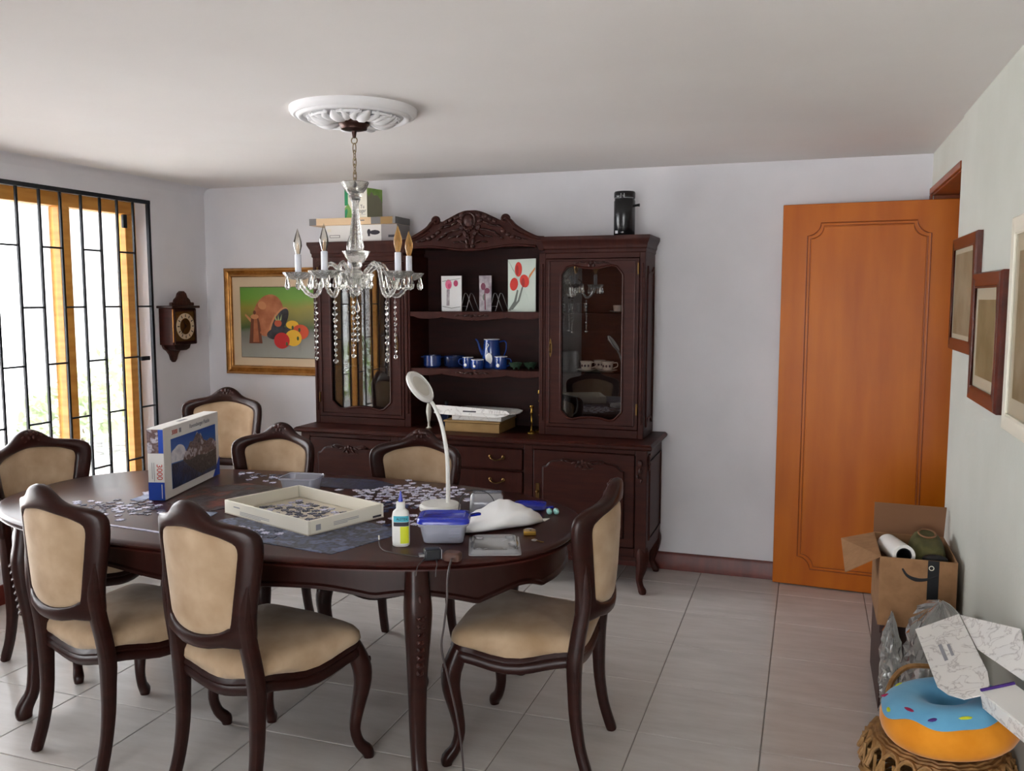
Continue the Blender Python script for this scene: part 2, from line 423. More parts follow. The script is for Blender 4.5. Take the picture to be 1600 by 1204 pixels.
def copy_tree(o, parent=None):
    c = o.copy(); COL.objects.link(c); c.parent = parent
    for ch in [x for x in bpy.data.objects if x.parent == o]: copy_tree(ch, c)
    return c
def kid(src, parent, loc=None, rot=None, scale=None):
    """another instance of a part, sharing its mesh"""
    c = src.copy(); COL.objects.link(c); c.parent = parent
    if loc is not None: c.location = loc
    if rot is not None: c.rotation_euler = rot
    if scale is not None: c.scale = scale
    return c
def text(name, body, size, material, parent, loc, rot, extrude=0.0003, align='CENTER', sx=1.0):
    cu = bpy.data.curves.new(name, 'FONT'); cu.body = body; cu.size = size; cu.extrude = extrude; cu.align_x = align; cu.align_y = 'CENTER'
    t = bpy.data.objects.new(name+'_src', cu); COL.objects.link(t)
    dg = bpy.context.evaluated_depsgraph_get(); me = bpy.data.meshes.new_from_object(t.evaluated_get(dg))
    bpy.data.objects.remove(t)
    me.materials.clear(); me.materials.append(M[material])
    o = bpy.data.objects.new(name, me); COL.objects.link(o); o.parent = parent; o.location = loc; o.rotation_euler = rot; o.scale = (sx,1,1)
    return o
def smoothpts(pts, n=4, closed=False):
    """Catmull-Rom subdivision of a polyline"""
    P = [Vector(p) if len(p) == 3 else Vector((p[0], p[1], 0)) for p in pts]; out = []; N = len(P); two = len(pts[0]) == 2
    for i in range(N if closed else N-1):
        p0 = P[(i-1) % N] if (closed or i > 0) else P[i]; p1 = P[i]; p2 = P[(i+1) % N]
        p3 = P[(i+2) % N] if (closed or i+2 < N) else p2
        for k in range(n):
            t = k/n
            q = 0.5*((2*p1)+(p2-p0)*t+(2*p0-5*p1+4*p2-p3)*t*t+(3*p1-p0-3*p2+p3)*t*t*t)
            out.append(q)
    if not closed: out.append(P[-1])
    return [(q.x, q.y) for q in out] if two else out
def polar_pair(inner, rect, extra=None):
    """match a star-shaped inner outline with an enclosing rectangle, angle by angle"""
    x0, x1, z0, z1 = rect
    cx = sum(p[0] for p in inner)/len(inner); cz = sum(p[1] for p in inner)/len(inner)
    pts = []
    n = len(inner)
    def hit_rect(a):
        dx, dz = math.cos(a), math.sin(a); t = 1e9
        if dx > 1e-9: t = min(t, (x1-cx)/dx)
        if dx < -1e-9: t = min(t, (x0-cx)/dx)
        if dz > 1e-9: t = min(t, (z1-cz)/dz)
        if dz < -1e-9: t = min(t, (z0-cz)/dz)
        return (cx+dx*t, cz+dz*t)
    def hit_in(a):
        d = (math.cos(a), math.sin(a)); best = None
        for i in range(n):
            p, q = inner[i], inner[(i+1) % n]
            ex, ez = q[0]-p[0], q[1]-p[1]; den = d[0]*ez-d[1]*ex
            if abs(den) < 1e-12: continue
            t = ((p[0]-cx)*ez-(p[1]-cz)*ex)/den; u = ((p[0]-cx)*d[1]-(p[1]-cz)*d[0])/den
            if t > 0 and -1e-6 <= u <= 1+1e-6: best = t if best is None else max(best, t)
        return (cx+d[0]*best, cz+d[1]*best)
    for p in inner: pts.append((math.atan2(p[1]-cz, p[0]-cx), p, None))
    for c in ((x0,z0),(x1,z0),(x1,z1),(x0,z1)): pts.append((math.atan2(c[1]-cz, c[0]-cx), None, c))
    pts.sort(key=lambda q: q[0])
    return [c or hit_rect(a) for a, p, c in pts], [p or hit_in(a) for a, p, c in pts]
def carve(g, spots, y, ny=-1, depth=0.012):
    """leaf / bud lumps proud of a face that looks along ny*y; spots: (x, z, rx, rz, tilt)"""
    for x, z, rx, rz, t in spots:
        mx = Matrix.Translation((x, y, z)) @ Matrix.Rotation(t, 4, 'Y')
        g.ball((0,0,0), (rx, depth, rz), 8, 5, mx)
def spiral(cx, cz, r0, r1, turns, a0, n=22, sgn=1):
    return [(cx+(r0+(r1-r0)*k/n)*math.cos(a0+sgn*2*PI*turns*k/n), cz+(r0+(r1-r0)*k/n)*math.sin(a0+sgn*2*PI*turns*k/n)) for k in range(n+1)]

# ------------------------------------------------------------------ room shell
TH = 0.16
fl = build('floor', Geo().box(XL-0.25, XR+1.3, YF-0.2, YB+0.15, -0.12, -0.0035), 'grout'); struct(fl, 'pale grey stone tile floor with thin joints')
PX, PY, X0T, Y0T = 0.4275, 0.425, -0.5415, 2.13
def tile_mesh(w, d):
    g = Geo(); b = 0.0022
    g.rings([[(0,0,-0.003),(w,0,-0.003),(w,d,-0.003),(0,d,-0.003)],[(0,0,-0.0018),(w,0,-0.0018),(w,d,-0.0018),(0,d,-0.0018)],[(b,b,0),(w-b,b,0),(w-b,d-b,0),(b,d-b,0)]])
    return g
GAP = 0.0035
_tiles = {}
i0 = math.floor((XL-X0T)/PX); i1 = math.ceil((XR-X0T)/PX)
j0 = math.floor((YF-Y0T)/PY); j1 = math.ceil((YB-Y0T)/PY)
for j in range(j0, j1):
    for i in range(i0, i1):
        xa = max(X0T+i*PX+GAP/2, XL); xb = min(X0T+(i+1)*PX-GAP/2, XR)
        ya = max(Y0T+j*PY+GAP/2, YF); yb = min(Y0T+(j+1)*PY-GAP/2, YB)
        if xb-xa < 0.01 or yb-ya < 0.01: continue
        key = (round(xb-xa, 4), round(yb-ya, 4))
        if key not in _tiles:
            t = build('tile', tile_mesh(xb-xa, yb-ya), 'floor_tile', fl, flat=True); _tiles[key] = t
        else: t = kid(_tiles[key], fl)
        t.location = (xa, ya, 0)
# tiles of the passage beyond the doorway
for k in range(3):
    xa = XR+0.004+k*0.42
    t = build('tile', tile_mesh(0.416, 0.9), 'floor_tile', fl, flat=True); t.location = (xa, 3.966, 0)
ce = struct(build('ceiling', Geo().box(XL-0.25, XR+1.3, YF-0.2, YB+0.15, ZC, ZC+0.12), 'ceiling_white'), 'plain off-white plaster ceiling')
wb = struct(build('wall_back', Geo().box(XL-0.25, XR+1.3, YB, YB+0.15, -0.004, ZC), 'wall_white'), 'white wall behind the cabinet')
# left wall with window opening (reveal 0.22 deep)
g = Geo(); xa, xb = XL-0.22, XL
g.box(xa, xb, YF, WIN_Y0, 0, ZC); g.box(xa, xb, WIN_Y1, YB, 0, ZC); g.box(xa, xb, WIN_Y0, WIN_Y1, 0, WIN_Z0); g.box(xa, xb, WIN_Y0, WIN_Y1, WIN_Z1, ZC)
struct(build('wall_left', g, 'wall_white'), 'white wall with the tall window')
# soft plaster fillet along the left ceiling edge
g = Geo(); cv = [(XL, ZC-0.05), (XL+0.006, ZC-0.026), (XL+0.022, ZC-0.008), (XL+0.05, ZC), (XL, ZC)]
g.rings([[(x, YF, z) for x, z in cv], [(x, YB, z) for x, z in cv]])
struct(build('trim_1', g, 'wall_white', angle=60), 'soft plaster cove along the window wall')
# right wall with doorway
DY0, DY1, DZ = 3.965, 4.885, 2.085
g = Geo(); g.box(XR, XR+TH, YF, DY0, 0, ZC); g.box(XR+0.006, XR+TH, DY0, YB, DZ, ZC); g.box(XR+0.006, XR+TH, DY1, YB, 0, DZ)
struct(build('wall_right', g, 'wall_grey'), 'grey-white side wall with the hanging pictures')
# wall behind the camera with a wide window
g = Geo(); ya, yb = YF-0.16, YF
g.box(XL, RW_X0, ya, yb, 0, ZC); g.box(RW_X1, XR, ya, yb, 0, ZC); g.box(RW_X0, RW_X1, ya, yb, 0, RW_Z0); g.box(RW_X0, RW_X1, ya, yb, RW_Z1, ZC)
struct(build('wall_front', g, 'wall_white'), 'white wall behind the viewer')
# panelled wooden door in that wall
d2 = struct(build('door_2', Geo().box(-3.0, -2.12, YF, YF+0.04, 0.002, 2.05), 'casing_wood', bevel=0.004), 'closed wooden door behind the viewer')
for z0, z1 in ((0.15, 0.95), (1.1, 1.9)):
    build('door_panel', Geo().box(-2.88, -2.24, YF+0.04, YF+0.05, z0, z1), 'casing_wood', d2, bevel=0.006)
# passage beyond the doorway
g = Geo(); g.box(XR+TH, XR+1.3, 3.80, 3.965, 0, ZC); g.box(XR+1.3, XR+1.4, 3.80, YB, 0, ZC)
struct(build('wall_passage', g, 'wall_white'), 'white wall of the passage beyond the door')
# door casing: jamb, head, cover strips
cs = bpy.data.objects.new('trim_2', None); COL.objects.link(cs); cs.location = (XR, DY1, 0); struct(cs, 'reddish wooden door casing')
build('door_jamb', Geo().box(XR+0.01, XR+TH-0.002, DY1-0.018, DY1, 0, DZ-0.02), 'casing_wood', cs, True, 0.003)
build('door_head', Geo().box(XR+0.004, XR+TH-0.002, DY0+0.001, DY1, DZ-0.02, DZ), 'casing_wood', cs, True, 0.003)
build('cover_strip', Geo().box(XR-0.006, XR+0.006, DY0+0.001, DY1+0.035, DZ-0.012, DZ+0.02), 'casing_wood', cs, True, 0.003)
build('cover_strip', Geo().box(XR-0.006, XR+0.006, DY1-0.006, DY1+0.035, 0, DZ-0.012), 'casing_wood', cs, True, 0.003)
# baseboards
struct(build('baseboard_back', Geo().prism([(YB,0),(YB-0.016,0),(YB-0.016,0.085),(YB-0.010,0.098),(YB,0.1)], XL, XR-0.002, 'yz'), 'baseboard_wood'), 'reddish wooden baseboard under the back wall')
struct(build('baseboard_left', Geo().prism([(XL,0),(XL+0.016,0),(XL+0.016,0.085),(XL+0.010,0.098),(XL,0.1)], YF, YB-0.017, 'xz'), 'baseboard_wood'), 'reddish wooden baseboard under the window')
struct(build('baseboard_right', Geo().prism([(XR,0),(XR-0.016,0),(XR-0.016,0.085),(XR-0.010,0.098),(XR,0.1)], YF, DY0-0.001, 'xz'), 'baseboard_wood'), 'reddish wooden baseboard under the pictures')

# open wooden door, hinged in the doorway
DA = math.radians(-3.9); DW, DH, DT = 0.835, 2.035, 0.036
dr = build('door_1', Geo().box(0, DW, 0, DT, 0.006, DH+0.006), 'door_wood', None, bevel=0.003, loc=(-0.15, 4.862, 0), rot=(0,0,DA)); struct(dr, 'open orange-brown wooden door with a grooved panel')
px0, px1, pz0, pz1, nr = 0.125, DW-0.125, 0.10, DH-0.093, 0.065
def notch(x0, x1, z0, z1, r):
    o = []
    for cx, cz, a0 in ((x0,z0,PI/2),(x1,z0,PI),(x1,z1,1.5*PI),(x0,z1,0)):
        pp = [(cx+r*math.cos(a), cz+r*math.sin(a)) for a in [a0-PI/2*k/6 for k in range(7)]]
        o += pp
    return o
for d, r in ((0, 0.0035), (0.015, 0.0025)):
    ol = notch(px0+d, px1-d, pz0+d, pz1-d, nr)
    build('panel_moulding', Geo().tube([(x, 0.0, z) for x, z in ol], r, 6, True), 'door_line', dr)
    build('panel_moulding', Geo().tube([(x, DT, z) for x, z in ol], r, 6, True), 'door_line', dr)
inn = notch(px0+0.02, px1-0.02, pz0+0.02, pz1-0.02, nr-0.004)
build('door_panel', Geo().prism(inn, -0.003, 0.002), 'door_wood', dr, bevel=0.002)
for z in (0.25, 1.05, 1.85):
    build('hinge', Geo().tube([(DW+0.004, DT+0.004, z), (DW+0.004, DT+0.004, z+0.08)], 0.006, 8), 'old_brass', dr)

# window: wooden frame, mullions, panes; opening starts beyond the left edge of the view
wx0, wx1 = XL-0.19, XL-0.115
wn = bpy.data.objects.new('window_1', None); COL.objects.link(wn); wn.location = (XL-0.15, (WIN_Y0+WIN_Y1)/2, WIN_Z0); struct(wn, 'tall window with honey-coloured wooden posts')
build('frame_rail', Geo().box(wx0, wx1, WIN_Y0, WIN_Y1, WIN_Z1-0.075, WIN_Z1), 'window_wood', wn, True, 0.004)
build('frame_rail', Geo().box(wx0, wx1, WIN_Y0, WIN_Y1, WIN_Z0, WIN_Z0+0.075), 'window_wood', wn, True, 0.004)
posts = [(WIN_Y1-0.085, WIN_Y1), (3.835, 3.912), (3.06, 3.14), (2.31, 2.42), (1.93, 2.04), (WIN_Y0, WIN_Y0+0.08)]
for a, b in posts: build('frame_post', Geo().box(wx0, wx1, a, b, WIN_Z0+0.075, WIN_Z1-0.075), 'window_wood', wn, True, 0.004)
for k in range(len(posts)-1):
    a, b = posts[k+1][1], posts[k][0]
    build('pane', Geo().box(wx0+0.03, wx0+0.034, a-0.004, b+0.004, WIN_Z0+0.07, WIN_Z1-0.07), 'pane_glass', wn, True, flat=True)
build('window_latch', Geo().box(wx1, wx1+0.02, 4.30, 4.33, 1.98, 2.06), 'black_iron', wn, True, 0.003)
struct(build('sill_1', Geo().box(XL-0.115, XL+0.01, WIN_Y0+0.001, WIN_Y1-0.001, WIN_Z0, WIN_Z0+0.012), 'window_wood'), 'wooden window sill')
rw = bpy.data.objects.new('window_2', None); COL.objects.link(rw); rw.location = ((RW_X0+RW_X1)/2, YF-0.08, RW_Z0); struct(rw, 'wide window behind the viewer')
for a, b, c, d in ((RW_X0,RW_X1,RW_Z0,RW_Z0+0.07),(RW_X0,RW_X1,RW_Z1-0.07,RW_Z1)): build('frame_rail', Geo().box(a,b,YF-0.11,YF-0.05,c,d), 'window_wood', rw, True, 0.004)
for k in range(5):
    x = RW_X0+(RW_X1-RW_X0-0.07)*k/4
    build('frame_post', Geo().box(x, x+0.07, YF-0.11, YF-0.05, RW_Z0+0.07, RW_Z1-0.07), 'window_wood', rw, True, 0.004)
    if k < 4:
        x2 = RW_X0+(RW_X1-RW_X0-0.07)*(k+1)/4
        build('pane', Geo().box(x+0.068, x2+0.002, YF-0.082, YF-0.078, RW_Z0+0.068, RW_Z1-0.068), 'pane_glass', rw, True, flat=True)

# iron grille in front of the window, rungs staggered from bar to bar
gr = thing('window_grille', 'black iron window grille with staggered short rungs', 'grille', (XL-0.004, (WIN_Y0+WIN_Y1)/2, WIN_Z0+0.02))
gx = XL-0.004
gys = [4.405, 4.278, 4.150, 4.020, 3.882, 3.740, 3.603, 3.462]
while gys[-1] > WIN_Y0+0.15: gys.append(gys[-1]-0.138)
def bar(name, a, b, w): return build(name, Geo().tube([a, b], w, 4, power=2, up=(1,0,0) if abs(a[2]-b[2]) > abs(a[1]-b[1]) else (1,0,0)), 'black_iron', gr, True, flat=True)
gz0, gz1 = WIN_Z0+0.03, 2.132
for k, y in enumerate(gys):
    last = k in (0, len(gys)-1)
    bar('grille_bar', (gx, y, gz0), (gx, y, gz1), 0.0135 if last else 0.0085)
bar('grille_rail', (gx, gys[-1]-0.01, gz1+0.006), (gx, gys[0]+0.01, gz1+0.006), 0.016)
bar('grille_rail', (gx, gys[-1]-0.01, gz0), (gx, gys[0]+0.01, gz0), 0.013)
for k in range(len(gys)-1):
    zs = (1.505, 0.890) if k % 2 == 0 else (1.825, 1.20, 0.58)
    for z in zs:
        bar('grille_rung', (gx, gys[k+1]+0.006, z), (gx, gys[k]-0.006, z), 0.007)
build('grille_lock', Geo().box(gx-0.008, gx+0.014, 4.29, 4.36, 1.175, 1.20), 'black_iron', gr, True, 0.003)

# garden outside
struct(build('ground_garden', Geo().box(-16, XL-0.3, -9, 14, -0.35, -0.25), 'garden_ground'), 'pale sunlit ground outside the window')
struct(build('ground_terrace', Geo().box(-8, 5, -12, YF-0.3, -0.2, -0.1), 'garden_ground'), 'pale terrace behind the viewer')
def shrub(label, x, y, h, r, seed):
    t = thing('garden_shrub', label, 'shrub', (x, y, -0.25), group='shrubs outside the window')
    rn = random.Random(seed); g = Geo()
    for k in range(420):
        a = rn.random()*2*PI; b = math.acos(rn.uniform(-0.6, 1)); q = r*rn.uniform(0.55, 1.0)
        c = Vector((q*math.sin(b)*math.cos(a), q*math.sin(b)*math.sin(a), h*0.55+q*math.cos(b)*h*0.45/r))
        mx = Matrix.Translation(c) @ Matrix.Rotation(rn.random()*6.28, 4, 'Z') @ Matrix.Rotation(rn.uniform(-1.2,1.2), 4, 'X')
        l = rn.uniform(0.05, 0.10)
        g.add([(0,-l,0),(l*0.5,0,0.012),(0,l,0),(-l*0.5,0,0.012)], [(0,1,2),(0,2,3)], mx)
    f = build('foliage', g, 'leaf_green' if seed == 4 else 'foliage', t, flat=True); f['kind'] = 'stuff'
    g = Geo()
    for k in range(4):
        a = k*1.6; g.tube([(0.05*math.cos(a),0.05*math.sin(a),0),(r*0.3*math.cos(a),r*0.3*math.sin(a),h*0.6)], [0.025,0.01], 6)
    build('stem', g, 'bark', t)
shrub('rounded green shrub furthest along the garden', -7.8, 8.6, 1.3, 0.8, 1)
shrub('low green shrub beyond the window mullion', -7.4, 7.2, 0.95, 0.6, 2)
shrub('broad green shrub at the left of the window view', -7.6, 5.4, 1.0, 0.7, 3)
shrub('tall green shrub seen mirrored in the cabinet glass', -6.0, -1.3, 1.35, 0.8, 4)

# ------------------------------------------------------------------ dining table
TCX, TCY, TA, TB, TN = -1.91, 2.83, 1.172, 0.603, 2.55
def sup(t, a, b, n=TN):
    c, s = math.cos(t), math.sin(t)
    return (math.copysign(abs(c)**(2/n), c)*a, math.copysign(abs(s)**(2/n), s)*b)
def oval(d, z, N=96): return [(*sup(2*PI*k/N, TA-d, TB-d), z) for k in range(N)]
tb = thing('dining_table', 'large oval dark wooden dining table covered with puzzle pieces', 'table', (TCX, TCY, 0))
build('tabletop', Geo().rings([oval(0.05,0.724), oval(0.02,0.724), oval(0.006,0.728), oval(0.006,0.733), oval(0.014,0.737), oval(0.004,0.742), oval(0.0,0.748), oval(0.004,0.755), oval(0.016,0.760)]), 'table_wood', tb, angle=50)
def apron():
    N = 256; g = Geo(); legs = [0.62, PI-0.62, PI+0.62, 2*PI-0.62]
    def low(t):
        d = min(abs((t-l+PI) % (2*PI)-PI) for l in legs)
        z = 0.648
        if d < 0.5: z -= 0.05*(1-d/0.5)**2.2
        # scallop with small drops between the legs
        for c in (PI/2, 1.5*PI):
            e = abs((t-c+PI) % (2*PI)-PI); z -= 0.028*math.exp(-(e/0.16)**2)
        for c in (0, PI):
            e = abs((t-c+PI) % (2*PI)-PI); z -= 0.04*math.exp(-(e/0.2)**2)
        for l in legs:      # pointed drops a little way from each leg
            for c in (l-0.42, l+0.42):
                e = abs((t-c+PI) % (2*PI)-PI)
                if e < 0.2: z -= 0.024*(1-e/0.2)**1.5
        return z
    R = []
    for k in range(N):
        t = 2*PI*k/N; z = low(t)
        o = lambda d: sup(t, TA-d, TB-d)
        R.append([(*o(0.085), 0.723), (*o(0.055), 0.723), (*o(0.055), z+0.02), (*o(0.048), z+0.014), (*o(0.048), z+0.004), (*o(0.056), z), (*o(0.085), z)])
    return g.rings(R, closed=True)
build('apron', apron(), 'dark_wood_h', tb, angle=35)
def table_leg(sx, sy):
    # cabriole leg: knee out, ankle in, toe out
    kx, ky = 0.79, 0.455
    dx, dy = 0.62*sx, 0.78*sy
    def P(o, z): return (kx*sx+dx*o, ky*sy+dy*o, z)
    prof = [(-0.005,0.722,0.034),(0.0,0.66,0.038),(0.006,0.60,0.043),(0.004,0.53,0.040),(-0.004,0.44,0.034),(-0.012,0.33,0.029),(-0.012,0.20,0.026),(0.0,0.10,0.024),(0.024,0.05,0.027),(0.034,0.022,0.030),(0.030,0.0,0.026)]
    return Geo().tube(smoothpts([P(o,z) for o,z,r in prof],3), [r for r in smooth1([r for o,z,r in prof],3)], 12, power=2.8, up=(dx,dy,0)), P
def smooth1(v, n):
    return [q[1] for q in smoothpts([(i, x) for i, x in enumerate(v)], n)]
for sx in (-1, 1):
    for sy in (-1, 1):
        g, P = table_leg(sx, sy); lg = build('leg', g, 'dark_wood', tb)
        g = Geo(); d = Vector((0.62*sx, 0.78*sy, 0)).normalized(); side = Vector((-d.y, d.x, 0))
        for k in range(8):
            z = 0.59-k*0.026; w = 0.016-0.001*k; c = Vector(P(0.006-0.0015*k, z))+d*(0.036-0.0016*k)
            for s_ in (-1, 1):
                a = c+side*(s_*w); b = c-Vector((0,0,0.016))
                g.tube([a+d*0.002, (a+b)/2+d*0.007, b+d*0.002], [0.003,0.0075,0.003], 6)
        c = Vector(P(0.002, 0.632))+d*0.034; g.ball(tuple(c), (0.009,0.009,0.022), 8, 6)
        build('leaf_carving', g, 'carving_wood', lg)

# ------------------------------------------------------------------ dining chairs
def chair_parts(root, w=1.0, h=1.0, arms=False):
    """front faces +y; root is the Empty at the floor"""
    def yb(z): return -0.188 - 0.028*max(0, (z-0.42)/0.54)
    BOW = 0.074
    half = [(0.170,0.522),(0.190,0.535),(0.193,0.60),(0.199,0.66),(0.211,0.73),(0.220,0.79),(0.223,0.835),(0.216,0.868),(0.190,0.888),(0.150,0.898),(0.110,0.906),(0.080,0.920),(0.055,0.942),(0.028,0.958),(0.0,0.963)]
    bot = [(0.0,0.512),(0.06,0.515),(0.11,0.524)]
    hin = [(0.122,0.585),(0.132,0.590),(0.139,0.62),(0.147,0.67),(0.157,0.73),(0.165,0.785),(0.169,0.815),(0.164,0.838),(0.146,0.850),(0.118,0.862),(0.088,0.869),(0.062,0.874),(0.042,0.877),(0.020,0.879),(0.0,0.880)]
    bin_ = [(0.0,0.556),(0.05,0.560),(0.095,0.570)]
    def full(bt, hf):
        r = bt+hf; l = [(-x, z) for x, z in reversed(r[1:-1])]
        return r+l
    O = smoothpts(full(bot, half), 2, True); I = smoothpts(full(bin_, hin), 2, True)
    S = lambda x, z: (x*w, z*h)
    rings = []; th = 0.0185
    for (ox, oz), (ix, iz) in zip(O, I):
        ox, oz = S(ox, oz); ix, iz = S(ix, iz)
        bowO = BOW*(1-(ox/(0.22*w))**2); bowI = BOW*(1-(ix/(0.22*w))**2)   # back hollowed toward the sitter
        yo, yi = yb(oz/h)-bowO, yb(iz/h)-bowI
        c = Vector(((ox+ix)/2, (yo+yi)/2, (oz+iz)/2)); a = Vector((ox, yo, oz))-c
        r_ = []
        for k in range(12):
            an = 2*PI*k/12; ca, sa = math.cos(an), math.sin(an)
            ca = math.copysign(abs(ca)**0.55, ca); sa = math.copysign(abs(sa)**0.55, sa)
            bead = 1.0 + (0.18 if k in (2,3,4) else 0)
            r_.append(c+a*ca+Vector((0, th*sa*bead, 0)))
        rings.append(r_)
    fr = build('back_frame', Geo().rings(rings, closed=True), 'dark_wood', root, angle=60)
    # upholstered back panel, padded on both faces
    cx, cz = 0.0, 0.72*h
    lev = [(1.03,0.004),(1.0,0.012),(0.93,0.019),(0.75,0.024),(0.45,0.027),(0.12,0.028)]
    def ring(s, d, sg):
        r_ = []
        for ix, iz in I:
            ix, iz = S(ix, iz); x = cx+(ix-cx)*s; z = cz+(iz-cz)*s
            r_.append((x, yb(z/h)-BOW*(1-(x/(0.22*w))**2)+sg*d*0.62, z))
        return r_
    R = [ring(s, d, 1) for s, d in reversed(lev)]+[ring(s, d, -1) for s, d in lev]
    build('back_pad', Geo().rings(R), 'velvet', root, angle=80)
    # crest carving
    g = Geo()
    for s_ in (-1, 1):
        ct = 0.958*h; y = yb(0.95)-BOW
        for x, z, rx, rz, t in ((0.020,ct-0.014,0.016,0.010,0.3),(0.042,ct-0.026,0.016,0.008,0.5),(0.066,ct-0.043,0.014,0.007,0.6),(0.010,ct-0.03,0.009,0.012,0.1),(0.09,ct-0.056,0.014,0.005,0.35),(0.03,ct-0.045,0.014,0.007,0.2)):
            for yy in (y+0.016,):
                mx = Matrix.Translation((s_*x*w, yy, z)) @ Matrix.Rotation(s_*t, 4, 'Y'); g.ball((0,0,0), (rx,0.012,rz), 8, 5, mx)
    g.ball((0, yb(0.95)-BOW+0.012, 0.945*h), (0.014,0.014,0.016), 8, 6)
    build('crest_carving', g, 'carving_wood', fr)
    # seat: outline from rear left round the front
    def so(d):
        q = [(0.0,-0.205+d),(0.13,-0.205+d),(0.178-d,-0.190+d*0.6),(0.196-d,-0.06),(0.228-d,0.11),(0.240-d,0.180-d*0.4),(0.205-d,0.222-d),(0.10,0.236-d),(0.0,0.243-d)]
        l = [(-x, y) for x, y in reversed(q[1:-1])]
        return [(x*w, y) for x, y in smoothpts(q+l, 4, True)]
    def wav(x, y):
        e = max(abs(x)/(0.235*w), 0)
        return 0.019*math.cos(2*PI*(y+0.19)/0.40) if abs(x) > 0.15*w else 0.019*math.cos(2*PI*x/(0.36*w)+PI)*0.8
    o0, o1, o2 = so(0.0), so(0.006), so(0.03)
    R = [[(x,y,0.352+wav(x,y)) for x,y in o2],[(x,y,0.348+wav(x,y)) for x,y in o1],[(x,y,0.356+wav(x,y)) for x,y in o0],[(x,y,0.374+wav(x,y)) for x,y in o0],[(x,y,0.380+wav(x,y)) for x,y in o1],[(x,y,0.388+wav(x,y)) for x,y in o0],[(x,y,0.402+wav(x,y)) for x,y in o1],[(x,y,0.404) for x,y in o2]]
    build('seat_rail', Geo().rings(R, cap=True), 'dark_wood_h', root, angle=50)
    R = [[(x,y,0.398+wav(x,y)) for x,y in so(0.008)],[(x,y,0.425) for x,y in so(0.001)],[(x,y,0.446) for x,y in so(0.004)]]
    for sc, z in ((0.955,0.460),(0.86,0.470),(0.65,0.479),(0.35,0.485),(0.1,0.487)):
        R.append([(x*sc, y*sc+0.01*(1-sc), z) for x, y in so(0.004)])
    build('seat_cushion', Geo().rings(R), 'velvet', root, angle=80)
    for s_ in (-1, 1):
        pr = [(0.186,-0.2255,0.73),(0.176,-0.2265,0.66),(0.169,-0.2255,0.60),(0.168,-0.217,0.53),(0.171,-0.205,0.46),(0.174,-0.196,0.38),(0.172,-0.196,0.30),(0.171,-0.200,0.20),(0.173,-0.216,0.10),(0.177,-0.240,0.02),(0.178,-0.247,0.0)]
        rr = [0.012,0.020,0.0235,0.0245,0.0245,0.025,0.0225,0.020,0.018,0.018,0.016]
        build('leg', Geo().tube(smoothpts([(x*w*s_,y,z) for x,y,z in pr],3), smooth1(rr,3), 12, power=3.2, up=(0,1,0)), 'dark_wood', root)
        pf = [(0.205,0.185,0.41),(0.214,0.198,0.37),(0.224,0.212,0.32),(0.224,0.212,0.26),(0.214,0.198,0.18),(0.208,0.190,0.11),(0.216,0.202,0.055),(0.232,0.224,0.022),(0.234,0.226,0.0)]
        rf = [0.026,0.031,0.033,0.029,0.023,0.0185,0.018,0.021,0.017]
        lg = build('leg', Geo().tube(smoothpts([(x*w*s_,y,z) for x,y,z in pf],3), smooth1(rf,3), 12, power=2.6, up=(0.7*s_,0.7,0)), 'dark_wood', root)
        g = Geo(); d = Vector((0.7*s_,0.7,0))
        for k in range(3):
            c = Vector((0.222*w*s_,0.210,0.345-0.022*k))+d*(0.028-0.004*k); g.ball(tuple(c), (0.007,0.007,0.012), 6, 5)
        build('knee_carving', g, 'carving_wood', lg)
        if arms:
            pa = [(0.196*w,yb(0.70)-0.005,0.70*h),(0.222*w,-0.16,0.695*h),(0.238*w,-0.10,0.690*h),(0.240*w,-0.055,0.685*h),(0.236*w,-0.038,0.672*h)]
            ar = build('armrest', Geo().tube(smoothpts([(x*s_,y,z) for x,y,z in pa],3), smooth1([0.015,0.018,0.019,0.021,0.014],3), 10, power=2.4), 'dark_wood', root)
            ps = [(0.236*w,-0.055,0.685*h),(0.238*w,-0.062,0.62*h),(0.222*w,-0.06,0.52*h),(0.198*w,-0.05,0.40)]
            build('arm_post', Geo().tube(smoothpts([(x*s_,y,z) for x,y,z in ps],3), 0.015, 10), 'dark_wood', ar)
def chair(label, x, y, face, group, w=1.0, h=1.0, arms=False, src=None, name='dining_chair'):
    """face: heading of the sitter in degrees from +y, clockwise"""
    if src is None:
        t = thing(name, label, 'chair', (x, y, 0), -math.radians(face), group); chair_parts(t, w, h, arms)
    else:
        t = copy_tree(src); t.location = (x, y, 0); t.rotation_euler = (0,0,-math.radians(face)); t['label'] = label; t['group'] = group
    return t
CG = 'dining chairs around the oval table'
chA = chair('beige upholstered chair seen from behind, nearest the window end of the table', -2.255, 2.385, 12, CG)
chair('beige upholstered chair seen from behind, beside the white tray', -1.655, 2.35, 13, CG, src=chA)
chair('beige upholstered chair seen side-on at the right end of the table', -0.877, 2.79, -90, CG, src=chA)
chair('beige upholstered chair facing us across the table, behind the clear tub', -2.385, 3.27, 180, CG, src=chA)
chair('beige upholstered chair facing us across the table, behind the desk lamp', -1.66, 3.30, 180, CG, src=chA)
chD = chair('beige upholstered armchair in front of the window at the table end', -2.99, 2.93, 90, CG, w=1.2, h=1.01, arms=True, name='dining_armchair')
chair('beige upholstered armchair pushed back against the wall below the painting', -3.285, 4.12, 172, CG, w=1.16, h=1.06, arms=True, name='dining_armchair')

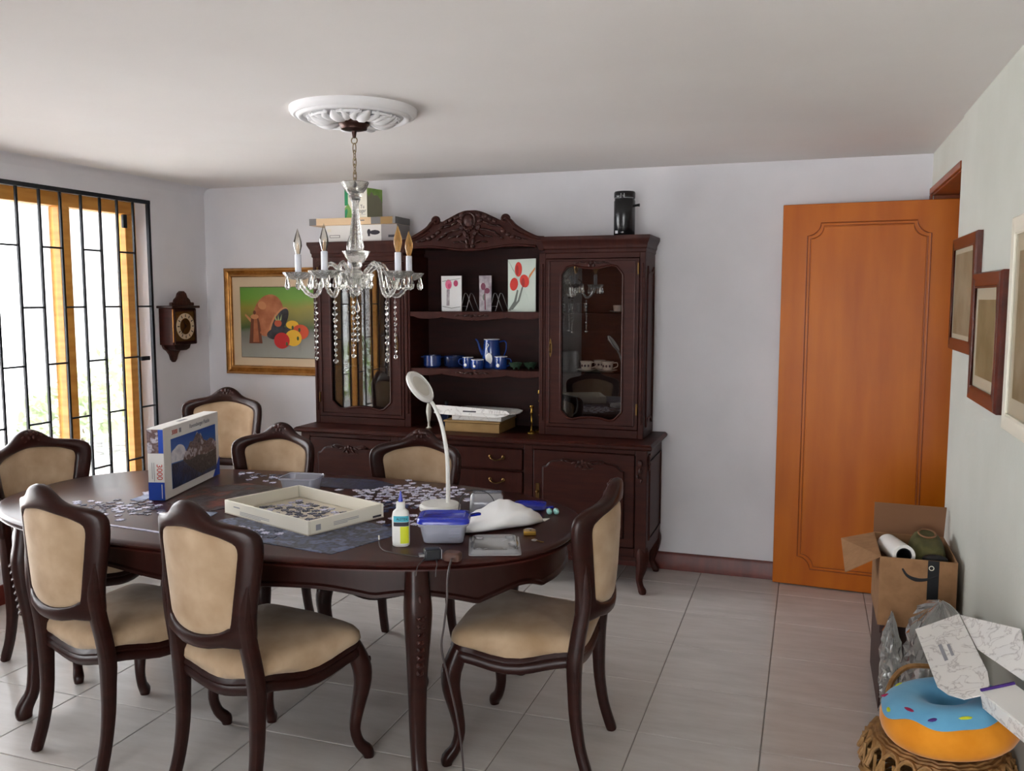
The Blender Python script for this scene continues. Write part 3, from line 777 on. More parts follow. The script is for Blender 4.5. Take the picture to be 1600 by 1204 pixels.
# ------------------------------------------------------------------ sideboard (base cabinet)
SBX0, SBX1, SBF, SBB = -2.835, -0.775, 4.43, 4.905
sb = thing('sideboard', 'long dark wooden sideboard with drawers standing below the glazed hutch', 'sideboard', (-1.805, 4.66, 0))
def edge_top(d, z): return [(SBX0-0.03+d, SBF-0.03+d, z), (SBX1+0.03-d, SBF-0.03+d, z), (SBX1+0.03-d, SBB+0.004, z), (SBX0-0.03+d, SBB+0.004, z)]
build('top', Geo().rings([edge_top(0.02,0.768), edge_top(0.006,0.772), edge_top(0.0,0.780), edge_top(0.0,0.790), edge_top(0.006,0.797), edge_top(0.012,0.80)]), 'cabinet_wood_h', sb, True, angle=25)
g = Geo(); g.box(SBX0, SBX1, SBF+0.02, SBB, 0.20, 0.768)
build('body', g, 'cabinet_wood', sb, True, 0.004)
def frame_strip(x0, x1, z0, z1, nm='front_frame'): return build(nm, Geo().box(x0, x1, SBF+0.002, SBF+0.021, z0, z1), 'cabinet_wood', sb, True, 0.003)
frame_strip(SBX0, SBX0+0.06, 0.2, 0.768); frame_strip(SBX1-0.06, SBX1, 0.2, 0.768); frame_strip(-2.245, -2.195, 0.2, 0.768); frame_strip(-1.445, -1.395, 0.2, 0.768)
for a, b in ((SBX0+0.06,-2.245),(-2.195,-1.445),(-1.395,SBX1-0.06)):
    frame_strip(a, b, 0.745, 0.768, 'rail'); frame_strip(a, b, 0.2, 0.245, 'rail')
def scroll_panel(x0, x1, z0, z1):
    """raised panel with a serpentine top edge"""
    w = x1-x0; m = (x0+x1)/2
    top = [(x1,z1-0.055),(x1-0.02,z1-0.05),(x1-0.045,z1-0.025),(x1-0.09,z1-0.018),(m+w*0.22,z1-0.004),(m+w*0.1,z1-0.012),(m,z1-0.018)]
    top = smoothpts(top, 3)
    return [(x0,z0),(x1,z0)]+top+[(2*m-x, z) for x, z in reversed(top[:-1])]
def sb_door(x0, x1, knob_x):
    z0, z1 = 0.248, 0.742
    d = build('cabinet_door', Geo().box(x0, x1, SBF-0.002, SBF+0.018, z0, z1), 'cabinet_wood', sb, True, 0.004)
    p = scroll_panel(x0+0.055, x1-0.055, z0+0.05, z1-0.035)
    build('door_panel', Geo().prism(p, SBF-0.010, SBF), 'cabinet_wood', d, True, 0.005)
    build('moulding', Geo().tube([(x, SBF-0.003, z) for x, z in p], 0.005, 6, True), 'dark_wood', d, True)
    m = (x0+x1)/2; g = Geo()
    sp = []
    for s_ in (-1, 1):
        sp += [(m+s_*0.018,z1-0.052,0.013,0.009,s_*0.4),(m+s_*0.045,z1-0.056,0.018,0.006,s_*0.25),(m+s_*0.078,z1-0.052,0.02,0.005,-s_*0.2),(m+s_*0.105,z1-0.050,0.014,0.004,-s_*0.35),(m+s_*0.03,z1-0.072,0.014,0.005,s_*0.7)]
    sp += [(m,z1-0.05,0.010,0.014,0),(m+0.03,z1-0.085,0.035,0.004,-0.15),(m-0.01,z1-0.075,0.012,0.008,0.2)]
    carve(g, sp, SBF-0.011, depth=0.007); build('carved_spray', g, 'carving_wood', d, True)
    k = Geo(); k.box(knob_x-0.010, knob_x+0.010, SBF-0.006, SBF-0.002, 0.47, 0.56); k.ball((knob_x, SBF-0.014, 0.515), 0.009, 8, 6)
    build('escutcheon', k, 'old_brass', d, True)
sb_door(SBX0+0.064, -2.249, -2.275); sb_door(-1.391, SBX1-0.064, -1.365)
for z0, z1 in ((0.622,0.738),(0.495,0.612),(0.368,0.485),(0.252,0.358)):
    d = build('drawer', Geo().box(-2.188, -1.452, SBF-0.004, SBF+0.018, z0, z1), 'cabinet_wood_h', sb, True, 0.006)
    for s_ in (-0.22, 0.22):
        c = -1.82+s_; z = (z0+z1)/2; g = Geo()
        pts = smoothpts([(c-0.038,SBF-0.005,z+0.010),(c-0.030,SBF-0.016,z+0.002),(c,SBF-0.020,z-0.007),(c+0.030,SBF-0.016,z+0.002),(c+0.038,SBF-0.005,z+0.010)], 4)
        g.tube(pts, 0.0035, 6); g.ball((c-0.038,SBF-0.005,z+0.010), (0.010,0.004,0.012)); g.ball((c+0.038,SBF-0.005,z+0.010), (0.010,0.004,0.012))
        build('drawer_pull', g, 'old_brass', d, True)
# carved apron and cabriole legs
ap = []
N = 80
for k in range(N+1):
    u = k/N; x = SBX0+(SBX1-SBX0)*u
    ap.append((x, 0.178-0.018*abs(math.sin(PI*u*3))-0.018*math.exp(-((u-0.5)/0.05)**2)+0.02*abs(math.sin(PI*u*3))**0.5*0.5))
build('apron', Geo().prism([(SBX0,0.2),(SBX1,0.2)]+list(reversed(ap)), SBF+0.004, SBF+0.026), 'cabinet_wood_h', sb, True, 0.003)
def sb_leg(x, y, sx, sy):
    pf = [(0,0,0.255),(0.008,0.010,0.225),(0.014,0.018,0.19),(0.008,0.010,0.13),(-0.004,-0.004,0.07),(0.006,0.008,0.035),(0.018,0.022,0.015),(0.018,0.022,0.0)]
    rf = [0.028,0.034,0.034,0.026,0.017,0.016,0.020,0.016]
    return build('leg', Geo().tube(smoothpts([(x+sx*a,y+sy*b,z) for a,b,z in pf],3), smooth1(rf,3), 10, power=2.6, up=(sx or 0.1,sy,0)), 'cabinet_wood', sb, True)
for x, sx in ((SBX0+0.035,-1),(SBX1-0.035,1)):
    lg = sb_leg(x, SBF+0.04, sx, -1); sb_leg(x, SBB-0.045, sx, 0.2)
    g = Geo(); carve(g, [(x,0.70,0.014,0.02,0),(x,0.66,0.01,0.018,0.2),(x-0.01,0.63,0.008,0.012,-0.3),(x+0.008,0.61,0.006,0.012,0.3)], SBF-0.002, depth=0.010)
    build('corner_carving', g, 'carving_wood', sb, True)
for x in (-2.22, -1.42): sb_leg(x, SBF+0.04, 0, -1)
# side panel mouldings
for x, s_ in ((SBX1,1),(SBX0,-1)):
    o = [(4.50,0.28),(4.86,0.28),(4.86,0.70),(4.50,0.70)]
    build('side_moulding', Geo().tube([(x+s_*0.002, y, z) for y, z in o], 0.006, 6, True), 'cabinet_wood', sb, True)
    g = Geo()
    g.ball((x+s_*0.004, 4.47, 0.715), (0.010,0.02,0.025)); g.ball((x+s_*0.004, 4.475, 0.675), (0.008,0.014,0.02)); g.ball((x+s_*0.004, 4.50, 0.735), (0.008,0.025,0.010))
    build('corner_carving', g, 'carving_wood', sb, True)

# ------------------------------------------------------------------ hutch
HZ = 0.80; HF, HB = 4.60, 4.90; HX0, HX1 = -2.835, -0.828; NX0, NX1 = -2.205, -1.405; PCX = -1.815
hu = thing('display_hutch', 'dark carved wooden hutch with two glazed doors and a crested top', 'hutch', (PCX, 4.75, HZ))
H = lambda nm, g, m='cabinet_wood', bv=0.003, par=None, **k: build(nm, g, m, par or hu, True, bv, **k)
H('back_panel', Geo().box(HX0+0.01, HX1-0.01, HB-0.016, HB, HZ, 1.868), 'cabinet_back', 0)
H('side_panel', Geo().box(HX0, HX0+0.022, HF+0.02, HB, HZ, 1.80)); H('side_panel', Geo().box(HX1-0.022, HX1, HF+0.02, HB, HZ, 1.80))
H('partition', Geo().box(NX0-0.022, NX0, HF+0.02, HB-0.016, HZ, 1.80)); H('partition', Geo().box(NX1, NX1+0.022, HF+0.02, HB-0.016, HZ, 1.80))
for a, b in ((HX0+0.022,NX0-0.022),(NX1+0.022,HX1-0.022)):
    H('bottom_board', Geo().box(a, b, HF+0.02, HB-0.016, HZ, HZ+0.04)); H('top_board', Geo().box(a, b, HF+0.02, HB-0.016, 1.775, 1.80))
H('top_board', Geo().box(NX0, NX1, HF+0.03, HB-0.016, 1.845, 1.865))
# pilasters beside the niche and at the outer corners
for x0, x1 in ((NX0-0.030,NX0+0.008),(NX1-0.008,NX1+0.030),(HX0,HX0+0.03),(HX1-0.03,HX1)):
    p = H('pilaster', Geo().box(x0, x1, HF, HF+0.02, HZ, 1.80)); m = (x0+x1)/2
    H('fluting', Geo().tube([(m, HF-0.001, HZ+0.08), (m, HF-0.001, 1.74)], 0.006, 8), 'cabinet_wood', 0, p)
for x0, x1 in ((HX0+0.03,NX0-0.030),(NX1+0.030,HX1-0.03)):
    H('plinth_rail', Geo().box(x0, x1, HF, HF+0.02, HZ, HZ+0.045)); H('head_rail', Geo().box(x0, x1, HF, HF+0.02, 1.768, 1.80))
# base moulding and cornice
def stepped(prof, x0, x1):
    # prof: (projection, z); mitred round front and both sides
    R = [[(x0-p, HB, z), (x0-p, HF-p, z), (x1+p, HF-p, z), (x1+p, HB, z), (x1-0.01, HB, z), (x1-0.01, HF+0.02, z), (x0+0.01, HF+0.02, z), (x0+0.01, HB, z)] for p, z in prof]
    return R
cor = [(0.0,1.795),(0.004,1.80),(0.004,1.815),(0.009,1.822),(0.011,1.840),(0.020,1.858),(0.025,1.870),(0.025,1.886),(0.0,1.887)]
H('cornice', Geo().rings(stepped(cor, HX0, NX0-0.03)), 'cabinet_wood_h', 0, angle=25)
H('cornice', Geo().rings(stepped(cor, NX1+0.03, HX1)), 'cabinet_wood_h', 0, angle=25)
H('roof_board', Geo().box(HX0, HX1, HF+0.03, HB, 1.868, 1.885), 'cabinet_wood_h')
# crested pediment over the niche
half_top = [(0.0,2.043),(0.035,2.042),(0.075,2.030),(0.115,2.012),(0.150,1.996),(0.175,1.985),(0.200,1.992),(0.222,1.996),(0.240,1.985),(0.262,1.962),(0.30,1.936),(0.345,1.912),(0.39,1.893),(0.43,1.887)]
half_bot = [(0.43,1.815),(0.40,1.815),(0.385,1.838),(0.33,1.843),(0.25,1.846),(0.16,1.838),(0.08,1.828),(0.0,1.824)]
ht, hb = smoothpts(half_top, 3), smoothpts(half_bot, 3)
ol = [(PCX+x,z) for x,z in ht]+[(PCX+x,z) for x,z in hb[:-1]]+[(PCX-x,z) for x,z in reversed(hb)]+[(PCX-x,z) for x,z in reversed(ht[1:])]
pd = H('pediment', Geo().prism(ol, HF-0.004, HF+0.03), 'cabinet_wood_h', 0.004)
def prm(pts, r, nm, mt='cabinet_wood_h', yy=HF-0.006): H(nm, Geo().tube([(PCX+x, yy, z) for x, z in pts], r, 8), mt, 0, pd)
for s_ in (-1, 1):
    arc = smoothpts([(s_*0.43,1.880),(s_*0.39,1.884),(s_*0.345,1.903),(s_*0.30,1.926),(s_*0.262,1.950),(s_*0.240,1.974),(s_*0.222,1.988)], 4)
    prm(arc, 0.011, 'crest_moulding')
    prm(smoothpts([(s_*0.43,1.866),(s_*0.39,1.870),(s_*0.345,1.886),(s_*0.29,1.910),(s_*0.25,1.932)],4), 0.006, 'crest_moulding')
    prm(spiral(s_*0.207, 1.990, 0.024, 0.005, 1.4, 0.0 if s_ > 0 else PI, sgn=s_), 0.008, 'scroll')
prm(smoothpts([(-x, z) for x, z in half_bot[2:]]+[(x, z) for x, z in reversed(half_bot[2:-1])], 3), 0.007, 'crest_moulding', yy=HF-0.004)
g = Geo(); sp = []
rn = random.Random(3)
for s_ in (-1, 1):
    for x, z, rx, rz, t in ((0.05,2.018,0.020,0.016,0.2),(0.085,2.006,0.018,0.014,0.5),(0.118,1.993,0.016,0.012,0.6),(0.145,1.980,0.014,0.010,0.5),(0.06,1.985,0.020,0.012,-0.3),(0.095,1.972,0.022,0.009,0.4),(0.135,1.957,0.026,0.007,0.2),(0.175,1.950,0.02,0.008,0.5),(0.05,1.948,0.014,0.018,0.4),(0.085,1.935,0.03,0.007,0.15),(0.13,1.925,0.032,0.006,0.3),(0.03,1.915,0.012,0.022,0.5),(0.065,1.905,0.022,0.008,0.6),(0.11,1.897,0.026,0.006,0.2),(0.16,1.905,0.022,0.008,0.4),(0.195,1.925,0.018,0.012,0.4),(0.225,1.905,0.016,0.012,0.2),(0.252,1.892,0.018,0.012,-0.2),(0.285,1.884,0.018,0.008,0.2),(0.32,1.876,0.016,0.006,0.2),(0.02,1.872,0.010,0.018,0.3),(0.045,1.868,0.02,0.006,-0.3),(0.085,1.868,0.02,0.006,0.1),(0.015,1.845,0.016,0.012,0.2),(0.19,1.886,0.012,0.006,0.3)):
        sp.append((PCX+s_*x, z, rx, rz, s_*t))
carve(g, sp, HF-0.008, depth=0.011)
for k in range(14): g.ball((PCX+rn.uniform(-0.03,0.05), HF-0.014, 1.91+rn.uniform(-0.02,0.05)), 0.009, 6, 5)
H('crest_carving', g, 'carving_wood', 0, pd)
H('cartouche', Geo().tube([(PCX+0.042*math.cos(a)-0.012, HF-0.010, 1.985+0.046*math.sin(a)) for a in [2*PI*k/24 for k in range(24)]], 0.006, 6, True).ball((PCX-0.008, HF-0.006, 1.985), (0.032,0.012,0.038), 12, 8), 'carving_wood', 0, pd)
# niche shelves with scalloped aprons
for z in (1.478, 1.151):
    sh = H('shelf', Geo().box(NX0, NX1, HF+0.022, HB-0.016, z-0.018, z), 'cabinet_wood_h')
    n = 60; pts = []
    for k in range(n+1):
        u = k/n; x = NX0+0.004+(NX1-NX0-0.008)*u
        pts.append((x, z-0.030-0.012*abs(math.sin(PI*u*4))**0.7-0.016*math.exp(-((u-0.5)/0.09)**2)+0.008*math.exp(-((u-0.03)/0.03)**2)))
    H('shelf_apron', Geo().prism([(NX0+0.004,z),(NX1-0.004,z)]+list(reversed(pts)), HF+0.006, HF+0.021), 'cabinet_wood_h', 0.002, sh)
    g = Geo(); carve(g, [(PCX+s_*a, z-0.024+b, c, d, s_*e) for s_ in (-1,1) for a,b,c,d,e in ((0.0,0,0.012,0.008,0),(0.03,0.003,0.018,0.006,0.3),(0.06,0.004,0.018,0.005,-0.2),(0.09,0.003,0.014,0.004,0.2))], HF+0.004, depth=0.006)
    H('shelf_carving', g, 'carving_wood', 0, sh)
# glazed doors
def hutch_door(x0, x1, knob_x):
    z0, z1 = 0.848, 1.765
    ix0, ix1, iz0, iz1 = x0+0.085, x1-0.085, 0.892, 1.735
    m = (ix0+ix1)/2; w = ix1-ix0
    hb_ = [(m,iz0+0.016),(m+w*0.16,iz0+0.012),(m+w*0.30,iz0),(m+w*0.38,iz0+0.006),(ix1-0.012,iz0+0.038),(ix1,iz0+0.05)]
    ht_ = [(ix1,iz1-0.055),(ix1-0.010,iz1-0.040),(m+w*0.40,iz1-0.012),(m+w*0.30,iz1-0.004),(m+w*0.15,iz1-0.016),(m,iz1-0.020)]
    R = hb_+ht_; inner = R+[(2*m-x, z) for x, z in reversed(R[1:-1])]
    outer, inn = polar_pair(inner, (x0, x1, z0, z1))
    d = H('glazed_door', Geo().ringprism(outer, inn, HF-0.004, HF+0.017), 'cabinet_wood', 0.002)
    H('door_moulding', Geo().tube([(x, HF-0.004, z) for x, z in inner], 0.0065, 6, True), 'cabinet_wood', 0, d)
    H('door_bead', Geo().tube([(x, HF-0.005, z) for x, z in ((x0+0.02,z0+0.02),(x1-0.02,z0+0.02),(x1-0.02,z1-0.012),(x0+0.02,z1-0.012))], 0.004, 6, True), 'cabinet_wood', 0, d)
    big = [(m+(x-m)*1.03, 1.31+(z-1.31)*1.01) for x, z in inner]
    H('glass_pane', Geo().prism(big, HF+0.008, HF+0.012), 'cabinet_glass', 0, d, flat=True)
    g = Geo(); carve(g, [(m+s_*a, iz1+0.010+b, c, dd, s_*e) for s_ in (-1,1) for a,b,c,dd,e in ((0,0,0.012,0.012,0),(0.025,-0.002,0.016,0.006,0.4),(0.055,0.0,0.018,0.005,-0.2),(0.085,-0.004,0.016,0.004,0.3),(0.012,-0.016,0.008,0.010,0.2))], HF-0.007, depth=0.006)
    H('door_carving', g, 'carving_wood', 0, d)
    k = Geo(); k.prism(smoothpts([(knob_x-0.010,1.29),(knob_x,1.335),(knob_x+0.010,1.29),(knob_x+0.008,1.26),(knob_x,1.232),(knob_x-0.008,1.26)],3,True), HF-0.008, HF-0.004)
    k.tube(smoothpts([(knob_x,HF-0.010,1.305),(knob_x,HF-0.024,1.285),(knob_x,HF-0.022,1.265),(knob_x,HF-0.010,1.258)],4), 0.004, 6)
    H('door_handle', k, 'old_brass', 0, d)
    for hz in (0.93, 1.68):
        hx = x0+0.004 if knob_x > m else x1-0.004
        H('hinge', Geo().tube([(hx,HF-0.007,hz),(hx,HF-0.007,hz+0.06)], 0.005, 8), 'old_brass', 0, d)
hutch_door(HX0+0.032, NX0-0.032, NX0-0.075); hutch_door(NX1+0.032, HX1-0.032, NX1+0.06)
for a, b in ((HX0+0.023,NX0-0.023),(NX1+0.023,HX1-0.023)):
    for z in (1.478, 1.151): H('glass_shelf', Geo().box(a, b, HF+0.05, HB-0.018, z-0.006, z), 'shelf_glass', 0, flat=True)
# shaped moulding on the hutch's outer sides
for x, s_ in ((HX1,1),(HX0,-1)):
    o = smoothpts([(4.66,0.92),(4.70,0.90),(4.80,0.90),(4.85,0.93),(4.85,1.66),(4.80,1.69),(4.70,1.69),(4.66,1.66)], 3, True)
    H('side_moulding', Geo().tube([(x+s_*0.002, y, z) for y, z in o], 0.007, 6, True), 'cabinet_wood', 0)

# ------------------------------------------------------------------ chandelier and ceiling rose
CHX, CHY = -1.70, 3.08
md = thing('ceiling_medallion', 'round white plaster ceiling rose with leaf relief', 'ceiling rose', (CHX, CHY, ZC-0.045))
def mprof(pr): return [(r, z) for r, z in pr]
build('rose_disc', Geo().lathe([(0.245,0.045),(0.245,0.032),(0.239,0.022),(0.229,0.016),(0.220,0.018),(0.215,0.010),(0.206,0.007),(0.198,0.010),(0.193,0.018),(0.155,0.016),(0.09,0.010),(0.05,0.006),(0.0,0.006)], seg=48, close=False), 'plaster', md)
for k in range(8):
    a = 2*PI*k/8; g = Geo()
    mx = Matrix.Rotation(a, 4, 'Z') @ Matrix.Diagonal((0.86,0.86,1,1))
    for u, w_, t in ((0.0,0.030,0.0),(0.6,0.018,0.5),(-0.6,0.018,-0.5)):
        g.tube(smoothpts([(0.075,0.0,0.0),(0.12,u*0.05,-0.006),(0.165,u*0.085,-0.002),(0.205,u*0.065+0.01,0.010)],3), smooth1([0.006,w_*0.55,w_*0.5,0.004],3), 8, mx=mx, up=(0,0,1), ry=smooth1([0.01,w_,w_*0.9,0.006],3))
    g.tube([(0.20*math.cos(q)*1, 0.20*math.sin(q), 0.006) for q in [0.12+0.55*j/8 for j in range(9)]], 0.006, 6, mx=mx)
    build('leaf_relief', g, 'plaster', md)
ch = thing('chandelier', 'crystal chandelier with five candle arms hanging over the table', 'chandelier', (CHX, CHY, 1.37))
Z0 = -1.37
def CH(nm, g, m, par=None, **k):
    g.v = [(x, y, z+Z0) for x, y, z in g.v]
    return build(nm, g, m, par or ch, **k)
CH('canopy', Geo().lathe([(0.060,2.235),(0.060,2.222),(0.052,2.215),(0.050,2.205),(0.030,2.200),(0.010,2.198),(0.006,2.172),(0.0,2.172)], seg=28, close=False), 'bronze')
CH('canopy_ring', Geo().tube([(0.0125*math.cos(a),0,2.163+0.0125*math.sin(a)) for a in [2*PI*k/16 for k in range(16)]], 0.0022, 6, True), 'chain_metal')
zl = 2.150
for k in range(6):
    hw, hh = 0.0065, 0.0165; pts = []
    for j in range(16):
        a = 2*PI*j/16; x = hw*math.cos(a); z = hh*math.sin(a)+math.copysign(0.004, math.sin(a)) if abs(math.sin(a)) > 1e-6 else 0
        pts.append((x, 0, zl-0.017+z) if k % 2 == 0 else (0, x, zl-0.017+z))
    CH('chain_link', Geo().tube(pts, 0.0018, 6, True), 'chain_metal'); zl -= 0.0262
def flute(n, d): return lambda a, i: 1+d*math.cos(n*a)
CH('stem_cap', Geo().lathe([(0.002,2.006),(0.008,2.000),(0.010,1.985),(0.006,1.98)], seg=12), 'ink_black')
CH('top_dish', Geo().lathe([(0.010,1.952),(0.024,1.953),(0.034,1.966),(0.046,1.984),(0.053,2.004),(0.050,2.003),(0.042,1.985),(0.030,1.970),(0.012,1.962)], seg=36, fn=lambda a, i: 1+(0.05*math.cos(9*a) if i in (3,4,5) else 0)), 'crystal_rough')
CH('top_collar', Geo().lathe([(0.012,1.985),(0.012,1.962),(0.024,1.955),(0.026,1.947),(0.018,1.940)], seg=24), 'crystal_rough')
CH('column', Geo().lathe([(0.020,1.940),(0.013,1.925),(0.0115,1.90),(0.015,1.865),(0.021,1.82),(0.026,1.78),(0.030,1.745),(0.026,1.735)], seg=40, fn=flute(10,0.06)), 'crystal_rough')
CH('column_flare', Geo().lathe([(0.022,1.738),(0.040,1.735),(0.052,1.738),(0.044,1.718),(0.033,1.700),(0.024,1.690)], seg=40, fn=lambda a, i: 1+(0.07*math.cos(10*a) if i in (1,2) else 0.02)), 'crystal_rough')
CH('column_neck', Geo().lathe([(0.018,1.695),(0.022,1.682),(0.015,1.668),(0.024,1.655),(0.026,1.648)], seg=28), 'crystal_rough')
CH('centre_bowl', Geo().lathe([(0.026,1.652),(0.060,1.650),(0.066,1.643),(0.056,1.622),(0.038,1.604),(0.020,1.594),(0.012,1.582),(0.015,1.572),(0.006,1.562),(0.0,1.56)], seg=40, close=False, fn=lambda a, i: 1+(0.06*math.cos(12*a) if 1 <= i <= 4 else 0)), 'crystal_rough')
drop = None
def drop_geo():
    return Geo().lathe([(0.0006,0.0),(0.002,-0.004),(0.006,-0.020),(0.0095,-0.032),(0.0085,-0.040),(0.004,-0.046),(0.0006,-0.047)], seg=8, sy=0.55)
bead_src = None
def bead(par, x, y, z, r):
    global bead_src
    if bead_src is None:
        bead_src = build('bead', Geo().lathe([(0.0006,-1),(0.75,-0.55),(1.0,0),(0.75,0.55),(0.0006,1)], seg=8, sy=0.6), 'crystal', par, flat=True); b = bead_src
    else: b = kid(bead_src, par)
    b.location = (x, y, z+Z0); b.scale = (r, r, r); b.rotation_euler = (0, 0, random.random()*3)
    return b
drop_src = None
def pend(par, x, y, z, s=1.0):
    global drop_src
    if drop_src is None:
        drop_src = build('pendant', drop_geo(), 'crystal', par, flat=True); d = drop_src
    else: d = kid(drop_src, par)
    d.location = (x, y, z+Z0); d.scale = (s, s, s); d.rotation_euler = (0, 0, random.random()*3)
RR = 0.232
vr = 0.329   # heading of the view, so that arm 0 points to the left of the picture
for k in range(5):
    phi = math.radians(178+72*k)+vr
    c, s = math.cos(phi), math.sin(phi)
    P = lambda r, z: (r*c, r*s, z)
    zt = 1.636
    path = smoothpts([P(0.040,1.645),P(0.070,1.668),P(0.100,1.688),P(0.124,1.672),P(0.136,1.635),P(0.148,1.585),P(0.168,1.562),P(0.195,1.572),P(0.218,1.600),P(RR,zt-0.004)], 4)
    n = len(path)
    arm = CH('arm', Geo().tube(path, [0.0095*(1+0.14*math.cos(j*2.4)) for j in range(n)], 8), 'crystal_rough')
    bx, by = RR*c, RR*s
    CH('drip_pan', Geo().lathe([(0.008,zt-0.010),(0.024,zt-0.010),(0.046,zt+0.0),(0.060,zt+0.018),(0.056,zt+0.019),(0.040,zt+0.006),(0.010,zt+0.0)], (bx,by,0), 36, fn=lambda a, i: 1+(0.07*math.cos(10*a) if i in (2,3,4) else 0)), 'crystal_rough', arm)
    tilt = 0.0
    CH('candle_sleeve', Geo().lathe([(0.0125,zt),(0.0125,zt+0.088),(0.009,zt+0.090)], (bx,by,0), 16), 'candle_sleeve', arm)
    gold = k in (2, 3)
    bp = [(0.008,zt+0.090),(0.010,zt+0.096),(0.0165,zt+0.122),(0.0155,zt+0.140),(0.010,zt+0.160),(0.004,zt+0.178),(0.0008,zt+0.190)]
    CH('flame_bulb', Geo().lathe(bp, (bx,by,0), 16), 'bulb_gold' if gold else 'bulb_glass', arm)
    CH('filament', Geo().tube([(bx-0.004,by,zt+0.092),(bx-0.003,by,zt+0.125),(bx,by,zt+0.135),(bx+0.003,by,zt+0.125),(bx+0.004,by,zt+0.092)], 0.0009, 5), 'filament', arm)
    for j in range(6):
        a = 2*PI*j/6+0.3*k; pend(arm, bx+0.050*math.cos(a), by+0.050*math.sin(a), zt+0.006, 1.2)
    # bead string below the arm's low point
    sx, sy = 0.166*c, 0.166*s; z = 1.545
    for j in range(11):
        r = 0.0100 if j % 4 in (2, 3) else 0.0082
        bead(arm, sx, sy, z-r, r); z -= 2*r+0.0042
    CH('bead_wire', Geo().tube([(sx,sy,1.558),(sx,sy,z+0.005)], 0.0006, 4), 'steel', arm)
z = 1.548
pend(ch, 0, 0, z, 1.1); z -= 0.062
for j in range(5):
    bead(ch, 0, 0, z-0.008, 0.0098); z -= 0.0225
build('bead_wire', Geo().tube([(0,0,1.562+Z0),(0,0,z+0.012+Z0)], 0.0006, 4), 'steel', ch)
for j in range(10):
    a = 2*PI*j/10; pend(ch, 0.058*math.cos(a), 0.058*math.sin(a), 1.640, 1.1)

# ------------------------------------------------------------------ clock on the window wall
ck = thing('wall_clock', 'dark carved wooden wall clock with a brass dial', 'clock', (XL, 4.565, 1.20))
cx0, cx1, cy0, cy1 = XL+0.002, -3.752, 4.455, 4.675
build('case', Geo().box(cx0, cx1, cy0, cy1, 1.262, 1.492), 'cabinet_wood', ck, True, 0.004)
build('top_board', Geo().box(cx0, cx1+0.018, cy0-0.02, cy1+0.02, 1.492, 1.508), 'dark_wood', ck, True, 0.004)
m = (cy0+cy1)/2
cr = [(m+0.105,1.508),(m+0.105,1.528),(m+0.075,1.530),(m+0.066,1.548),(m+0.045,1.562),(m+0.034,1.586),(m+0.014,1.600)]
cr = cr+[(2*m-y, z) for y, z in reversed(cr)]
build('crest_board', Geo().prism(cr, cx1-0.028, cx1-0.006, 'yz'), 'carving_wood', ck, True, 0.004)
bk = [(m+0.10,1.262),(m+0.085,1.235),(m+0.06,1.222),(m+0.036,1.196),(m+0.024,1.165),(m+0.008,1.148)]
bk = bk+[(2*m-y, z) for y, z in reversed(bk)]
build('bottom_board', Geo().prism(bk, cx0, cx0+0.02, 'yz'), 'carving_wood', ck, True, 0.004)
bk2 = [(cy1-0.03,1.262),(cy1-0.045,1.235),(cy1-0.075,1.225),(cy0+0.075,1.225),(cy0+0.045,1.235),(cy0+0.03,1.262)]
build('bottom_board', Geo().prism(bk2, cx0+0.02, cx1-0.02, 'yz'), 'dark_wood', ck, True, 0.004)
build('dial_plate', Geo().box(cx1, cx1+0.003, m-0.088, m+0.088, 1.285, 1.470), 'old_brass', ck, True)
mx = Matrix.Translation((cx1+0.003, m, 1.378)) @ Matrix.Rotation(PI/2, 4, 'Y')
dl = build('chapter_ring', Geo().lathe([(0.082,0),(0.082,0.004),(0.052,0.004),(0.052,0)], seg=40, mx=mx, close=False), 'mount_cream', ck, True)
g = Geo()
for k in range(12):
    a = 2*PI*k/12
    mm = Matrix.Translation((cx1+0.0073, m, 1.378)) @ Matrix.Rotation(a, 4, 'X')
    g.box(0, 0.0008, -0.003, 0.003, 0.058, 0.076, mm)
build('numerals', g, 'ink_black', dl, True)
build('dial_centre', Geo().lathe([(0.05,0),(0.05,0.002),(0.0,0.003)], seg=32, mx=mx, close=False), 'old_brass', ck, True)
g = Geo()
for a, l in ((0.5, 0.045), (2.4, 0.062)):
    mm = Matrix.Translation((cx1+0.008, m, 1.378)) @ Matrix.Rotation(a, 4, 'X'); g.box(0, 0.001, -0.002, 0.002, -0.008, l, mm)
build('hands', g, 'ink_black', ck, True)
build('door_bead', Geo().tube([(cx1+0.004, y, z) for y, z in ((cy0+0.012,1.272),(cy1-0.012,1.272),(cy1-0.012,1.482),(cy0+0.012,1.482))], 0.006, 8, True), 'cabinet_wood', ck, True)
build('corner_bead', Geo().tube([(cx1+0.001, cy0+0.002, 1.28), (cx1+0.001, cy0+0.002, 1.485)], 0.004, 8), 'gold_frame', ck, True)

# ------------------------------------------------------------------ still-life painting
px0_, px1_, pz0_, pz1_ = -3.705, -2.84, 1.052, 1.752
pt = thing('framed_painting', 'gold-framed still life of copper pots and peppers', 'painting', (-3.27, YB, pz0_))
fw = 0.058
def framebars(parent, x0, x1, z0, z1, fw, y0, y1, material, prof):
    """mitred moulding: prof = [(t, depth)...], t 0 outer .. 1 inner"""
    R = []
    for t, d in prof:
        a = fw*t; R.append([(x0+a, y0-d, z0+a), (x1-a, y0-d, z0+a), (x1-a, y0-d, z1-a), (x0+a, y0-d, z1-a)])
    for side in range(4):
        g = Geo(); i, j = side, (side+1) % 4
        vs = [r[i] for r in R]+[r[j] for r in R]; n = len(R)
        fs = [(k, k+1, n+k+1, n+k) for k in range(n-1)]+[(n-1, 0, n, 2*n-1)]+[tuple(range(n)), tuple(reversed(range(n, 2*n)))]
        g.add(vs, fs); build('frame_bar', g, material, parent, True, angle=30)
